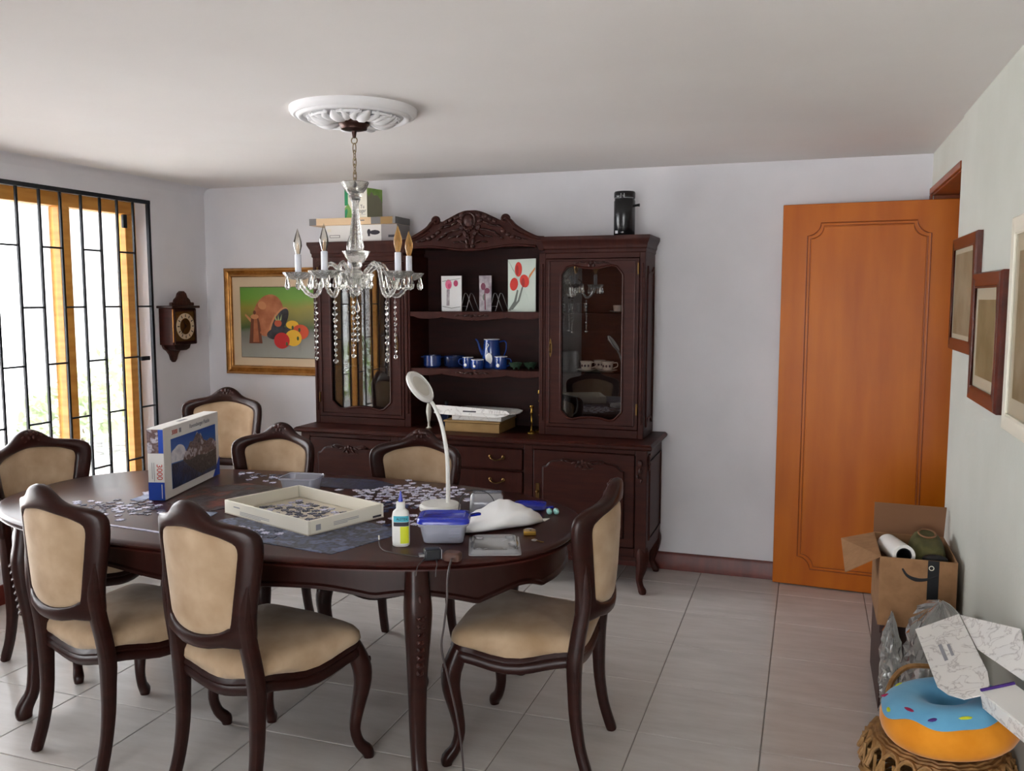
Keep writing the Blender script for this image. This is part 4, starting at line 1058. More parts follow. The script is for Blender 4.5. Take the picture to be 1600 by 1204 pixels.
framebars(pt, px0_, px1_, pz0_, pz1_, fw, YB-0.001, 0, 'gold_frame', [(0,0),(0,0.020),(0.08,0.028),(0.22,0.030),(0.34,0.022),(0.55,0.016),(0.72,0.022),(0.84,0.030),(0.95,0.026),(1,0.016),(1,0)])
for d in (0.012, 0.048):
    build('gilt_bead', Geo().tube([(x, YB-0.0305, z) for x, z in ((px0_+d,pz0_+d),(px1_-d,pz0_+d),(px1_-d,pz1_-d),(px0_+d,pz1_-d))], 0.0045, 6, True), 'gold_bright', pt, True)
build('mount', Geo().box(px0_+0.05, px1_-0.05, YB-0.012, YB-0.003, pz0_+0.05, pz1_-0.05), 'mount_cream', pt, True)
ax0, ax1, az0, az1 = -3.585, -2.96, 1.165, 1.628
pc = build('canvas', Geo().box(ax0, ax1, 0, 0.003, 0, az1-az0), 'art_ground', pt); pc.location = (0+3.27, -0.0155, az0-pz0_)
# shift canvas mesh into the frame's own space
pc.data.transform(Matrix.Translation((0,0,0)))
build('inner_line', Geo().tube([(x, YB-0.0145, z) for x, z in ((ax0,az0),(ax1,az0),(ax1,az1),(ax0,az1))], 0.0025, 6, True), 'brown_line', pt, True)
AW, AH = ax1-ax0, az1-az0
_layer = [0]
def paint(nm, pts, material, par=pc):
    """flat painted shape on the canvas, u to the right, v up, both 0..1 of the picture"""
    _layer[0] += 1; y = YB-0.0155-0.00022*_layer[0]
    build(nm, Geo().prism([(ax0+u*AW, az0+v*AH) for u, v in pts], y, y+0.0002), material, pt, True, flat=True)
def ell(cu, cv, ru, rv, n=24, a0=0, a1=2*PI, rot=0):
    r = []
    for k in range(n+(0 if abs(a1-a0-2*PI) < 1e-6 else 1)):
        a = a0+(a1-a0)*k/n; x, y = ru*math.cos(a), rv*math.sin(a)*1.0
        r.append((cu+x*math.cos(rot)-y*math.sin(rot), cv+x*math.sin(rot)+y*math.cos(rot)))
    return r
paint('painted_pot', ell(0.34,0.60,0.185,0.30,28,rot=-0.18), 'art_copper')
paint('painted_pot_mouth', ell(0.465,0.50,0.085,0.235,24,rot=-0.42), 'art_copper_light')
paint('painted_pot_mouth', ell(0.48,0.50,0.075,0.215,24,rot=-0.42), 'art_black')
paint('painted_highlight', ell(0.27,0.74,0.05,0.06,16,rot=0.4), 'art_copper_light')
paint('painted_radish', ell(0.46,0.49,0.045,0.05,14), 'art_radish')
for k in (-1,0,1): paint('painted_leaf', [(0.455+0.025*k,0.53),(0.465+0.045*k,0.62),(0.475+0.025*k,0.53)], 'art_leaf')
paint('painted_jug', [(0.10,0.20),(0.265,0.20),(0.235,0.50),(0.215,0.57),(0.135,0.57),(0.125,0.50)], 'art_copper_dark')
paint('painted_jug', [(0.15,0.22),(0.225,0.22),(0.205,0.55),(0.165,0.55)], 'art_copper')
paint('painted_jug_lid', ell(0.175,0.58,0.05,0.035,16), 'art_copper_light')
paint('painted_jug_lid', ell(0.175,0.64,0.018,0.03,10), 'art_copper_dark')
paint('painted_spout', [(0.125,0.50),(0.055,0.60),(0.065,0.62),(0.13,0.55)], 'art_copper_light')
paint('painted_handle', [(0.24,0.34),(0.31,0.36),(0.33,0.45),(0.31,0.45),(0.295,0.385),(0.24,0.37)], 'art_copper')
paint('painted_aubergine', ell(0.47,0.35,0.15,0.085,24,rot=0.25), 'art_black')
paint('painted_pepper', ell(0.635,0.47,0.075,0.06,18), 'art_yellow')
paint('painted_pepper', ell(0.73,0.37,0.10,0.105,20), 'art_orange')
paint('painted_pepper', ell(0.645,0.285,0.10,0.115,20), 'art_yellow')
paint('painted_pepper', ell(0.505,0.245,0.095,0.115,20), 'art_red')
for u, v in ((0.64,0.43),(0.565,0.20),(0.72,0.40),(0.70,0.28)): paint('painted_stem', ell(u,v,0.014,0.03,10), 'art_stem')

# ------------------------------------------------------------------ pictures on the right wall
def side_picture(label, y0, y1, z0, z1, fwid, fmat, printmat, depth, mount=0.03):
    t = thing('framed_picture', label, 'picture', (XR, (y0+y1)/2, z0), group='pictures on the right wall')
    prof = [(0,0),(0,depth*0.7),(0.10,depth*0.95),(0.30,depth),(0.55,depth*0.86),(0.85,depth*0.95),(1,depth*0.8),(1,0)]
    R = []
    for q, d in prof:
        e = fwid*q; X = XR-0.001-d; R.append([(X,y0+e,z0+e),(X,y1-e,z0+e),(X,y1-e,z1-e),(X,y0+e,z1-e)])
    for side in range(4):
        i, j = side, (side+1) % 4; n = len(R)
        g = Geo().add([r[i] for r in R]+[r[j] for r in R], [(k, k+1, n+k+1, n+k) for k in range(n-1)]+[(n-1, 0, n, 2*n-1), tuple(range(n)), tuple(reversed(range(n, 2*n)))])
        build('frame_bar', g, fmat, t, True, angle=30)
    build('inner_bead', Geo().tube([(XR-depth*0.86, y, z) for y, z in ((y0+fwid,z0+fwid),(y1-fwid,z0+fwid),(y1-fwid,z1-fwid),(y0+fwid,z1-fwid))], 0.004, 6, True), fmat, t, True)
    build('mount', Geo().box(XR-depth*0.72, XR-0.002, y0+fwid, y1-fwid, z0+fwid, z1-fwid), 'print_mat', t, True)
    k = fwid+mount
    build('print', Geo().box(XR-depth*0.75, XR-depth*0.72, y0+k, y1-k, z0+k, z1-k), printmat, t, True)
    build('glass_pane', Geo().box(XR-depth*0.80, XR-depth*0.78, y0+fwid, y1-fwid, z0+fwid, z1-fwid), 'picture_glass', t, True, flat=True)
side_picture('narrow brown-framed picture closest to the open door', 3.40, 3.925, 1.350, 1.788, 0.045, 'frame_brown', 'print_tan', 0.024, 0.02)
side_picture('brown-framed olive picture hanging lower, between the other two pictures', 2.915, 3.385, 1.204, 1.638, 0.05, 'frame_brown', 'print_olive', 0.03, 0.04)
side_picture('cream-framed picture cut off by the right edge of the photo', 2.25, 2.842, 1.174, 1.782, 0.05, 'frame_cream', 'print_tan', 0.022, 0.05)

# ------------------------------------------------------------------ things in and on the hutch
SH1, SH2, CT = 1.478, 1.151, 0.80
def cup_prof(r, h, t=0.003): return [(r*0.55,0),(r*0.62,0.004),(r*0.9,h*0.35),(r,h),(r-t,h),(r*0.9-t,h*0.38),(0.001,0.006)]
def plate_stand(x, y, z, label):
    t = thing('wire_plate_stand', label, 'plate stand', (x, y, z), 0.0, 'wire plate stands in the hutch')
    for s_ in (-0.018, 0.018):
        build('wire_leg', Geo().tube(smoothpts([(s_+0.035,0.030,0.002),(s_+0.018,0.012,0.06),(s_+0.008,0.002,0.097),(s_,-0.008,0.105),(s_-0.006,-0.014,0.092),(s_-0.016,-0.030,0.03),(s_-0.022,-0.040,0.003)],3), 0.0022, 6), 'steel', t)
    build('cross_wire', Geo().tube([(-0.034,-0.030,0.03),(0.002,-0.030,0.03)], 0.0018, 6), 'steel', t)
plate_stand(-1.882, 4.735, SH1, 'wire plate stand showing beside the pink orchid plate')
plate_stand(-1.700, 4.735, SH1, 'wire plate stand standing between the narrow plate and tulip plate')
def deco_plate(label, x, w, h, bm, shapes, y=4.70, rz=0.0, curve=0.0):
    t = thing('decorative_plate', label, 'plate', (x, y, SH1), rz, 'picture plates in the hutch')
    # upright glazed slab with a slight sweep and raised edge
    n = 8; R = []
    lean = 0.02
    out = [(-w/2,0.0),(w/2,0.0),(w/2,h),(w/2-curve,h),(-w/2+curve*0.0,h-curve*0.4),(-w/2,h-curve*0.2)]
    build('glazed_slab', Geo().prism(out, -0.004, 0.004), bm, t, bevel=0.0025)
    for i, (nm, pts, m_) in enumerate(shapes):
        y0 = -0.0042-0.0002*(i+1)
        build(nm, Geo().prism([(-w/2+u*w, v*h) for u, v in pts], y0-0.0002, y0), m_, t, flat=True)
deco_plate('white rectangular plate painted with pink orchids', -1.975, 0.127, 0.205, 'plate_white', [
    ('painted_vase', [(0.25,0.16),(0.40,0.16),(0.42,0.62),(0.27,0.62)], 'plate_grey'),
    ('painted_flower', ell(0.36,0.76,0.16,0.14,14), 'pink'), ('painted_flower', ell(0.40,0.72,0.08,0.07,10), 'pink_deep'),
    ('painted_flower', ell(0.72,0.79,0.11,0.09,14), 'pink_deep'),
    ('painted_twig', [(0.05,0.84),(0.95,0.92),(0.95,0.93),(0.05,0.855)], 'stem_grey'), ('painted_twig', [(0.06,0.15),(0.5,0.10),(0.94,0.14),(0.94,0.125),(0.5,0.085),(0.06,0.135)], 'stem_grey')])
deco_plate('narrow grey and wine plate standing in the middle of the top shelf', -1.765, 0.075, 0.205, 'plate_grey', [
    ('painted_flower', ell(0.33,0.70,0.2,0.10,12), 'wine'), ('painted_flower', ell(0.65,0.58,0.22,0.08,12), 'wine'), ('painted_flower', ell(0.4,0.40,0.12,0.09,12), 'stem_grey'), ('painted_twig', [(0.45,0.05),(0.55,0.05),(0.5,0.6),(0.42,0.9)], 'wine')], rz=0.0)
deco_plate('large pale green plate painted with red tulips', -1.545, 0.165, 0.298, 'plate_green', [
    ('painted_stem', [(0.0,0.02),(0.10,0.02),(0.30,0.18),(0.38,0.40),(0.33,0.42),(0.22,0.20)], 'stem_grey'),
    ('painted_stem', [(0.10,0.04),(0.18,0.04),(0.42,0.20),(0.55,0.46),(0.50,0.47),(0.36,0.22)], 'stem_grey'),
    ('painted_tulip', ell(0.38,0.80,0.13,0.14,16,rot=-0.1), 'tulip_red'), ('painted_tulip', ell(0.34,0.78,0.05,0.10,12), 'tulip_dark'),
    ('painted_tulip', ell(0.22,0.52,0.15,0.12,16,rot=0.3), 'tulip_red'), ('painted_tulip', ell(0.60,0.58,0.17,0.12,16,rot=-0.2), 'tulip_red'), ('painted_tulip', ell(0.55,0.55,0.06,0.09,12), 'tulip_dark'),
    ('painted_leaf', [(0.74,0.60),(0.98,0.80),(0.98,0.84),(0.78,0.70)], 'stem_orange')], curve=0.012)
# blue enamel set on the second shelf
def mug(label, x, y, r, h, m_='enamel_blue', hx=1, fig=True, name='enamel_mug', cat='mug', z=SH2):
    t = thing(name, label, cat, (x, y, z), 0, 'blue enamel set in the hutch')
    build('body', Geo().lathe([(r*0.96,0),(r,0.006),(r,h),(r-0.002,h),(r-0.003,0.01),(0.001,0.008)], seg=28), m_, t)
    build('rim', Geo().tube([(r*math.cos(a),r*math.sin(a),h) for a in [2*PI*k/24 for k in range(24)]], 0.0018, 6, True), 'enamel_white', t)
    if hx: build('handle', Geo().tube(smoothpts([(hx*r*0.96,0,h*0.85),(hx*(r+0.022),0,h*0.80),(hx*(r+0.024),0,h*0.4),(hx*r*0.97,0,h*0.22)],4), 0.0035, 6), m_, t)
    if fig:   # pale heron figure on the side
        b = math.radians(-100)
        mx = Matrix.Rotation(b+PI/2, 4, 'Z')
        g = Geo(); g.ball((0,-r,h*0.30), (h*0.16,0.0016,h*0.16), 8, 5, mx); g.tube([(-h*0.05,-r-0.0005,h*0.42),(-h*0.09,-r-0.0005,h*0.60),(-h*0.02,-r-0.0005,h*0.75),(-h*0.10,-r-0.0005,h*0.80)], 0.0016, 5, mx=mx)
        build('painted_heron', g, 'enamel_white', t)
    return t
t = thing('enamel_pot', 'small blue enamel pot at the left end of the middle shelf', 'pot', (-2.105, 4.71, SH2), 0, 'blue enamel set in the hutch')
build('body', Geo().lathe([(0.045,0),(0.052,0.008),(0.052,0.068),(0.050,0.068),(0.048,0.012),(0.001,0.010)], seg=28), 'enamel_blue', t)
for s_ in (-1, 1): build('handle', Geo().tube(smoothpts([(s_*0.050,-0.012,0.058),(s_*0.066,-0.012,0.060),(s_*0.066,0.012,0.060),(s_*0.050,0.012,0.058)],3), 0.003, 6), 'enamel_blue', t)
t = thing('enamel_bowl', 'wide dark blue enamel bowl between the pot and the mugs', 'bowl', (-1.985, 4.76, SH2), 0, 'blue enamel set in the hutch')
build('body', Geo().lathe([(0.055,0),(0.062,0.01),(0.066,0.062),(0.063,0.062),(0.058,0.014),(0.001,0.012)], seg=28), 'enamel_dark', t)
build('rim', Geo().tube([(0.0655*math.cos(a),0.0655*math.sin(a),0.062) for a in [2*PI*k/28 for k in range(28)]], 0.0022, 6, True), 'enamel_blue', t)
mug('small blue enamel mug with a heron, left of the coffee pot', -1.875, 4.70, 0.031, 0.062, hx=-1)
mug('low blue enamel cup with a heron in front of the coffee pot', -1.803, 4.665, 0.036, 0.052, hx=0, name='enamel_cup', cat='cup')
mug('larger blue enamel mug with a heron, right of the coffee pot', -1.672, 4.70, 0.036, 0.070, hx=1)
t = thing('enamel_coffee_pot', 'tall blue enamel coffee pot with thin spout', 'coffee pot', (-1.752, 4.765, SH2), 0, 'blue enamel set in the hutch')
build('body', Geo().lathe([(0.058,0),(0.060,0.008),(0.046,0.155),(0.044,0.165),(0.042,0.165),(0.055,0.012),(0.001,0.010)], seg=32), 'enamel_blue', t)
build('rim', Geo().tube([(0.045*math.cos(a),0.045*math.sin(a),0.165) for a in [2*PI*k/28 for k in range(28)]], 0.002, 6, True), 'enamel_white', t)
build('spout', Geo().tube(smoothpts([(-0.052,0,0.075),(-0.072,0,0.11),(-0.085,0,0.15),(-0.100,0,0.165)],4), smooth1([0.012,0.009,0.006,0.005],4), 8), 'enamel_blue', t)
build('handle', Geo().tube(smoothpts([(0.046,0,0.150),(0.085,0,0.155),(0.090,0,0.11),(0.070,0,0.06),(0.055,0,0.05)],4), 0.004, 6), 'enamel_blue', t)
mx = Matrix.Rotation(math.radians(-6), 4, 'Z')
g = Geo(); g.ball((0.008,-0.0545,0.055), (0.022,0.003,0.035), 8, 6, mx); g.tube([(0.0,-0.052,0.09),(-0.006,-0.050,0.115),(0.004,-0.049,0.135),(-0.004,-0.048,0.145)], 0.0025, 6, mx=mx)
build('painted_heron', g, 'enamel_white', t)
def glass_dish(label, x, y):
    t = thing('glass_dish', label, 'dish', (x, y, SH2), 0, 'green glass dishes in the hutch')
    build('bowl', Geo().lathe([(0.012,0.012),(0.028,0.014),(0.040,0.040),(0.037,0.040),(0.026,0.020),(0.001,0.018)], seg=20, fn=lambda a, i: 1+0.08*math.cos(8*a)*(i in (2,3))), 'green_glass', t)
    for k in range(3):
        a = 2*PI*k/3+0.4; build('foot', Geo().ball((0.018*math.cos(a),0.018*math.sin(a),0.008), (0.006,0.006,0.008), 6, 5), 'green_glass', t)
glass_dish('green glass dish next to the large enamel mug', -1.578, 4.68); glass_dish('green glass dish touching the niche side', -1.500, 4.71)
# boxes on the sideboard under the shelves
t = thing('gold_carton', 'flat gold-brown carton lying on the sideboard', 'box', (-1.79, 4.68, CT), 0.0)
build('base', Geo().box(-0.165, 0.165, -0.14, 0.14, 0.0, 0.052), 'gold_carton', t, bevel=0.002)
build('lid', Geo().box(-0.172, 0.172, -0.147, 0.147, 0.053, 0.064), 'gold_carton', t, bevel=0.003)
t = thing('marbled_carton', 'open marbled white carton stacked on the gold carton', 'box', (-1.77, 4.695, CT+0.0645), 0.0)
build('tray', Geo().box(-0.15, 0.15, -0.135, 0.125, 0.0, 0.044), 'marble_print', t, bevel=0.002)
lid = smoothpts([(-0.20,-0.16),(0.14,-0.175),(0.20,-0.165),(0.235,-0.13),(0.235,-0.02),(0.17,0.09),(-0.12,0.13),(-0.17,0.10),(-0.225,-0.10),(-0.225,-0.145)], 2, True)
ld = build('lid', Geo().prism(lid, 0.045, 0.049, 'xy'), 'marble_print', t)
fl_ = smoothpts([(-0.235,0.0),(-0.228,0.028),(-0.20,0.036),(0.16,0.020),(0.205,0.012),(0.215,-0.002),(0.15,-0.022),(0.0,-0.020),(-0.215,-0.014)], 3, True)
mx = Matrix.Translation((-0.01,-0.165,0.048)) @ Matrix.Rotation(-0.25, 4, 'X')
build('tuck_flap', Geo().prism(fl_, -0.003, 0.0, mx=mx), 'marble_print', ld)
build('flap_print', Geo().box(-0.06, 0.02, -0.0038, -0.003, 0.002, 0.010, mx), 'print_dark', ld)
def candlestick(label, x, y, h, name='candlestick', m_='brass', prof=None):
    t = thing(name, label, 'candlestick', (x, y, CT), 0, 'candlesticks on the sideboard')
    build('foot', Geo().lathe([(0.026,0),(0.026,0.005),(0.014,0.010),(0.006,0.018)], seg=20), m_, t)
    build('stem', Geo().lathe([(0.005,0.017),(0.004,h*0.35),(0.007,h*0.4),(0.004,h*0.45),(0.005,h*0.7),(0.009,h*0.74),(0.005,h*0.78),(0.006,h*0.9)], seg=14), m_, t)
    build('cup', Geo().lathe([(0.006,h*0.9),(0.016,h*0.92),(0.012,h*0.95),(0.010,h),(0.008,h),(0.008,h*0.95)], seg=18), m_, t)
candlestick('thin brass candlestick standing nearer the front', -1.462, 4.625, 0.155); candlestick('taller brass candlestick standing behind the other', -1.437, 4.70, 0.235)
t = thing('slim_vase', 'slim pale metal vase behind the desk lamp stem', 'vase', (-2.082, 4.60, CT))
build('body', Geo().lathe([(0.017,0),(0.017,0.004),(0.008,0.010),(0.006,0.03),(0.012,0.07),(0.016,0.10),(0.013,0.13),(0.009,0.145),(0.011,0.148),(0.009,0.148)], seg=20), 'lamp_face', t)
build('foot_ring', Geo().lathe([(0.019,0),(0.019,0.003),(0.012,0.004)], seg=20), 'old_brass', t)
t = thing('spirit_bottle', 'dark square bottle beside the marbled carton', 'bottle', (-2.03, 4.735, CT))
build('body', Geo().prism(ell(0,0,0.034,0.034,4,a0=PI/4,a1=PI/4+2*PI), 0, 0.095, 'xy'), 'enamel_dark', t, bevel=0.006)
build('neck', Geo().lathe([(0.02,0.093),(0.011,0.105),(0.010,0.13)], seg=16), 'enamel_dark', t); build('cap', Geo().lathe([(0.012,0.128),(0.012,0.145),(0.010,0.147)], seg=16), 'ink_black', t)
# china and glasses behind the right door
def teacup(label, x, y, z, ang, group='painted tea cups in the hutch'):
    t = thing('tea_cup', label, 'cup', (x, y, z), ang, group)
    build('saucer', Geo().lathe([(0.02,0),(0.03,0.002),(0.055,0.010),(0.054,0.012),(0.028,0.005),(0.001,0.004)], seg=26), 'porcelain', t)
    b = build('bowl', Geo().lathe([(0.018,0.005),(0.028,0.012),(0.031,0.045),(0.036,0.056),(0.034,0.056),(0.028,0.044),(0.024,0.014),(0.001,0.012)], seg=26), 'porcelain', t)
    build('handle', Geo().tube(smoothpts([(0.030,0,0.048),(0.052,0,0.050),(0.054,0,0.030),(0.030,0,0.020)],4), 0.003, 6), 'porcelain', t)
    g = Geo()
    for k in range(3):
        a = -PI/2-ang+(-0.6+0.6*k); g.ball((0.0305*math.cos(a),0.0305*math.sin(a),0.032), (0.006,0.006,0.007), 6, 5)
    build('painted_sprig', g, 'porcelain_mark', b)
for i, (x, y, a, l) in enumerate(((-1.168,4.70,0.15,'painted tea cup on saucer next to the tumblers'),(-1.048,4.70,0.15,'painted tea cup on saucer at the right of the lower glass shelf'),(-1.115,4.80,0.1,'painted tea cup on saucer behind the other two cups'))):
    teacup(l, x, y, SH2, a)
def small_cup(label, x, y):
    t = thing('espresso_cup', label, 'cup', (x, y, SH1), 0.3, 'small white cups on the upper glass shelf')
    build('saucer', Geo().lathe([(0.015,0),(0.042,0.006),(0.041,0.008),(0.001,0.003)], seg=22), 'porcelain', t)
    build('bowl', Geo().lathe([(0.014,0.004),(0.021,0.012),(0.024,0.038),(0.022,0.038),(0.019,0.014),(0.001,0.012)], seg=22), 'porcelain', t)
    build('handle', Geo().tube(smoothpts([(0.021,0,0.032),(0.036,0,0.032),(0.035,0,0.018),(0.02,0,0.014)],3), 0.0022, 6), 'porcelain', t)
small_cup('small white cup at the right end of the upper glass shelf', -0.995, 4.69)
small_cup('small white cup half hidden behind the end cup', -0.975, 4.79)
def stemless(label, x, y, z, r, h, grp, name='tumbler', m_='drink_glass'):
    t = thing(name, label, 'glass', (x, y, z), 0, grp)
    build('bowl', Geo().lathe([(r*0.62,0),(r*0.66,0.006),(r*0.72,h*0.3),(r,h*0.98),(r,h),(r-0.002,h),(r*0.72-0.002,h*0.32),(0.001,0.012)], seg=20, fn=lambda a, i: 1+0.05*math.cos(10*a)*(2 <= i <= 3)), m_, t)
    build('base', Geo().lathe([(r*0.64,0),(r*0.66,0.008),(0.001,0.010)], seg=20), m_, t)
for x, y, l in ((-1.345,4.70,'tall tumbler nearest the door hinge on the lower glass shelf'),(-1.295,4.71,'tall tumbler second from the left on the lower glass shelf'),(-1.235,4.70,'tall tumbler closest to the painted tea cups'),(-1.27,4.80,'tall tumbler standing behind the front row')):
    stemless(l, x, y, SH2, 0.030, 0.105, 'tumblers in the hutch')
for k in range(5):
    stemless(('first','second','third','fourth','fifth')[k]+' liqueur glass from the left on the upper glass shelf', -1.345+0.042*k, 4.70+0.02*(k % 2), SH1, 0.017, 0.048, 'liqueur glasses in the hutch', 'liqueur_glass')
t = thing('crystal_bowl', 'small cut crystal bowl at the bottom right of the hutch', 'bowl', (-0.985, 4.70, HZ+0.04))
build('bowl', Geo().lathe([(0.02,0),(0.03,0.006),(0.042,0.045),(0.038,0.045),(0.026,0.012),(0.001,0.010)], seg=20, fn=flute(10,0.06)), 'drink_glass', t)
build('foot', Geo().lathe([(0.024,0),(0.018,0.008)], seg=20), 'drink_glass', t)
t = thing('water_jug', 'clear glass jug at the bottom left behind the right door', 'jug', (-1.29, 4.70, HZ+0.04))
build('body', Geo().lathe([(0.035,0),(0.042,0.01),(0.045,0.09),(0.032,0.15),(0.036,0.18),(0.034,0.18),(0.030,0.15),(0.041,0.09),(0.001,0.012)], seg=26), 'drink_glass', t)
build('handle', Geo().tube(smoothpts([(0.034,0,0.165),(0.068,0,0.16),(0.070,0,0.09),(0.044,0,0.06)],4), 0.005, 8), 'drink_glass', t)
# on top of the hutch
TOPZ = 1.8875
t = thing('black_canister', 'black storage canister with clamp lid on the hutch top', 'canister', (-0.968, 4.72, TOPZ), 0.0); t.scale = (1.08,1.08,1.08)
build('body', Geo().lathe([(0.050,0),(0.053,0.004),(0.053,0.172),(0.050,0.180),(0.050,0.186)], seg=36), 'canister_black', t)
ld = build('lid', Geo().lathe([(0.052,0.190),(0.053,0.194),(0.053,0.214),(0.050,0.220),(0.0,0.222)], seg=36, close=False), 'canister_black', t)
build('seal', Geo().lathe([(0.051,0.185),(0.051,0.192)], seg=36), 'print_dark', t)
for a0, a1 in ((-2.6,-1.72),(-1.42,-0.5)):
    pts = [(0.0545*math.cos(a),0.0545*math.sin(a),0.187) for a in [a0+(a1-a0)*k/8 for k in range(9)]]
    e = pts[-1] if a0 < -2 else pts[0]
    up = [(e[0],e[1],0.200),(e[0],e[1],0.208)]
    build('clamp_wire', Geo().tube(pts+up if a0 < -2 else list(reversed(up))+pts, 0.0018, 6), 'steel', t)
build('valve', Geo().tube([(0.050,0,0.150),(0.066,-0.004,0.152),(0.076,-0.006,0.152)], [0.006,0.006,0.008], 10), 'canister_black', t)
build('logo_print', Geo().box(-0.035,-0.022,-0.0545,-0.0525,0.012,0.026).ball((0.002,-0.054,0.018), (0.006,0.001,0.004), 8, 4), 'steel', t)
# cookware box, slat box and tea carton
t = thing('appliance_box', 'white cardboard box with a dark pan print on the hutch', 'box', (-2.545, 4.72, TOPZ), 0.0)
build('carton', Geo().box(-0.22, 0.255, -0.085, 0.085, 0.0, 0.098), 'paper_white', t, bevel=0.002)
build('grey_end', Geo().box(0.154, 0.2556, -0.0858, 0.0858, 0.001, 0.097), 'grey_side', t)
g = Geo(); g.ball((0.112,-0.0855,0.052), (0.034,0.0008,0.014), 16, 5); g.ball((0.073,-0.0855,0.055), (0.012,0.0008,0.018), 10, 5); g.box(0.066,0.080,-0.0862,-0.0852,0.03,0.045)
build('pan_print', g, 'print_dark', t)
build('logo_strip', Geo().box(-0.19,-0.12,-0.0858,-0.085,0.025,0.041), 'grey_print', t); build('logo_strip', Geo().box(-0.186,-0.124,-0.0862,-0.0858,0.028,0.038), 'paper_white', t)
build('logo_strip', Geo().box(0.20,0.248,-0.0866,-0.0858,0.022,0.036), 'print_dark', t)
build('badge_print', Geo().box(-0.205,-0.18,-0.0858,-0.085,0.06,0.078), 'frame_cream', t)
t = thing('slat_box', 'flat tan box with grey ends lying on the white box', 'box', (-2.575, 4.715, TOPZ+0.0985), 0.0)
build('carton', Geo().box(-0.285, 0.285, -0.10, 0.095, 0.0, 0.041), 'tan_print', t, bevel=0.002)
for a, b in ((-0.2855,-0.238),(0.128,0.190),(0.268,0.2855)): build('grey_band', Geo().box(a, b, -0.1006, 0.0956, 0.0004, 0.0406), 'grey_print', t)
build('side_print', Geo().box(0.190, 0.268, -0.1005, 0.0955, 0.0004, 0.0405), 'gold_carton', t)
build('small_print', Geo().box(0.052,0.085,-0.1008,-0.1002,0.020,0.026), 'grey_print', t)
t = thing('tea_carton', 'white and green carton on top of the box stack', 'box', (-2.545, 4.70, TOPZ+0.14), math.radians(-14))
build('carton', Geo().box(-0.088, 0.088, -0.06, 0.075, 0.0, 0.170), 'frame_cream', t, bevel=0.0015)
build('green_strip', Geo().box(-0.0884, -0.062, -0.0606, -0.06, 0.075, 0.1695), 'green_print', t)
build('leaf_print', Geo().prism([(-0.088,0.0005),(-0.03,0.0005),(-0.036,0.05),(-0.06,0.086),(-0.088,0.06)], -0.0606, -0.0601), 'leaf_print', t)
build('green_strip', Geo().prism([(-0.088,0.0005),(-0.078,0.0005),(-0.064,0.04),(-0.07,0.06),(-0.088,0.045)], -0.0609, -0.0606), 'green_print', t)
build('olive_side', Geo().box(0.088, 0.0885, -0.0595, 0.0745, 0.0005, 0.1695), 'olive_side', t)
build('side_leaf', Geo().prism([(-0.06,0.1695),(0.0745,0.1695),(0.0745,0.09),(0.06,0.11),(0.03,0.135),(0.0,0.13),(-0.02,0.15),(-0.045,0.12),(-0.06,0.14)], 0.0886, 0.0889, 'yz'), 'leaf_green', t)
text('lettering', 'Tu', 0.030, 'print_dark', t, (0.052, -0.0603, 0.062), (PI/2,0,0)); text('lettering', 'Hogar', 0.030, 'print_dark', t, (0.042, -0.0603, 0.038), (PI/2,0,0))
build('small_print', Geo().box(0.040,0.078,-0.0604,-0.06,0.016,0.018), 'print_grey', t)

# ------------------------------------------------------------------ on the table
TZ = 0.760
def piece_outline(seed, s=0.024, sy=0.020):
    rn = random.Random(seed); o = []
    cs_ = [(-s/2,-sy/2),(s/2,-sy/2),(s/2,sy/2),(-s/2,sy/2)]
    for i in range(4):
        a, b = Vector(cs_[i]), Vector(cs_[(i+1) % 4]); d = b-a; n = Vector((d.y, -d.x)).normalized(); L = d.length
        k = rn.choice((1, -1, 1))*0.0055
        o += [tuple(a), tuple(a+d*0.38), tuple(a+d*0.36+n*k*0.9), tuple(a+d*0.5+n*k*1.25), tuple(a+d*0.64+n*k*0.9), tuple(a+d*0.62)]
    return o
mat('piece_pale', (214,212,226), 0.5, c2=(190,190,212), scale=90); mat('piece_lav', (176,176,204), 0.45, c2=(206,206,224), scale=70); mat('piece_blue', (70,88,136), 0.45, c2=(40,54,98), scale=70); mat('piece_dark', (58,58,74), 0.5, c2=(92,96,116), scale=80); mat('piece_grey', (132,132,146), 0.5, c2=(92,92,104), scale=80)
PM = {}
for mname in ('piece_pale','piece_lav','piece_blue','piece_dark','piece_grey'):
    for sd in range(4):
        me = bpy.data.meshes.new('puzzle_piece'); g = Geo().prism(piece_outline(sd*7+3), 0, 0.0022, 'xy')
        me.from_pydata(g.v, [], g.f); me.update(); me.materials.append(M[mname])
        bm = bmesh.new(); bm.from_mesh(me); bmesh.ops.recalc_face_normals(bm, faces=bm.faces); bm.to_mesh(me); bm.free()
        PM[(mname, sd)] = me
placed = []
def pieces(n, gen, mixes, label, group, z=TZ, mind=0.029, seed=1, avoid=None):
    rn = random.Random(seed); c = 0; tries = 0
    while c < n and tries < n*60:
        tries += 1
        x, y = gen(rn)
        if any((x-a)**2+(y-b)**2 < mind*mind for a, b, q in placed if abs(q-z) < 0.002): continue
        if avoid and any(a0 < x < a1 and b0 < y < b1 for a0, a1, b0, b1 in avoid): continue
        if z == TZ and any(inpoly((x, y), p) for p in KEEP): continue
        placed.append((x, y, z)); mn = rn.choice(mixes)
        o = bpy.data.objects.new('puzzle_piece', PM[(mn, rn.randrange(4))]); COL.objects.link(o)
        o.location = (x, y, z+0.0002); o.rotation_euler = (0, 0, rn.random()*6.28)
        tag(o, label, 'puzzle piece', group); c += 1
def inpoly(p, poly):
    x, y = p; r = False; j = len(poly)-1
    for i in range(len(poly)):
        xi, yi = poly[i]; xj, yj = poly[j]
        if (yi > y) != (yj > y) and x < (xj-xi)*(y-yi)/(yj-yi)+xi: r = not r
        j = i
    return r
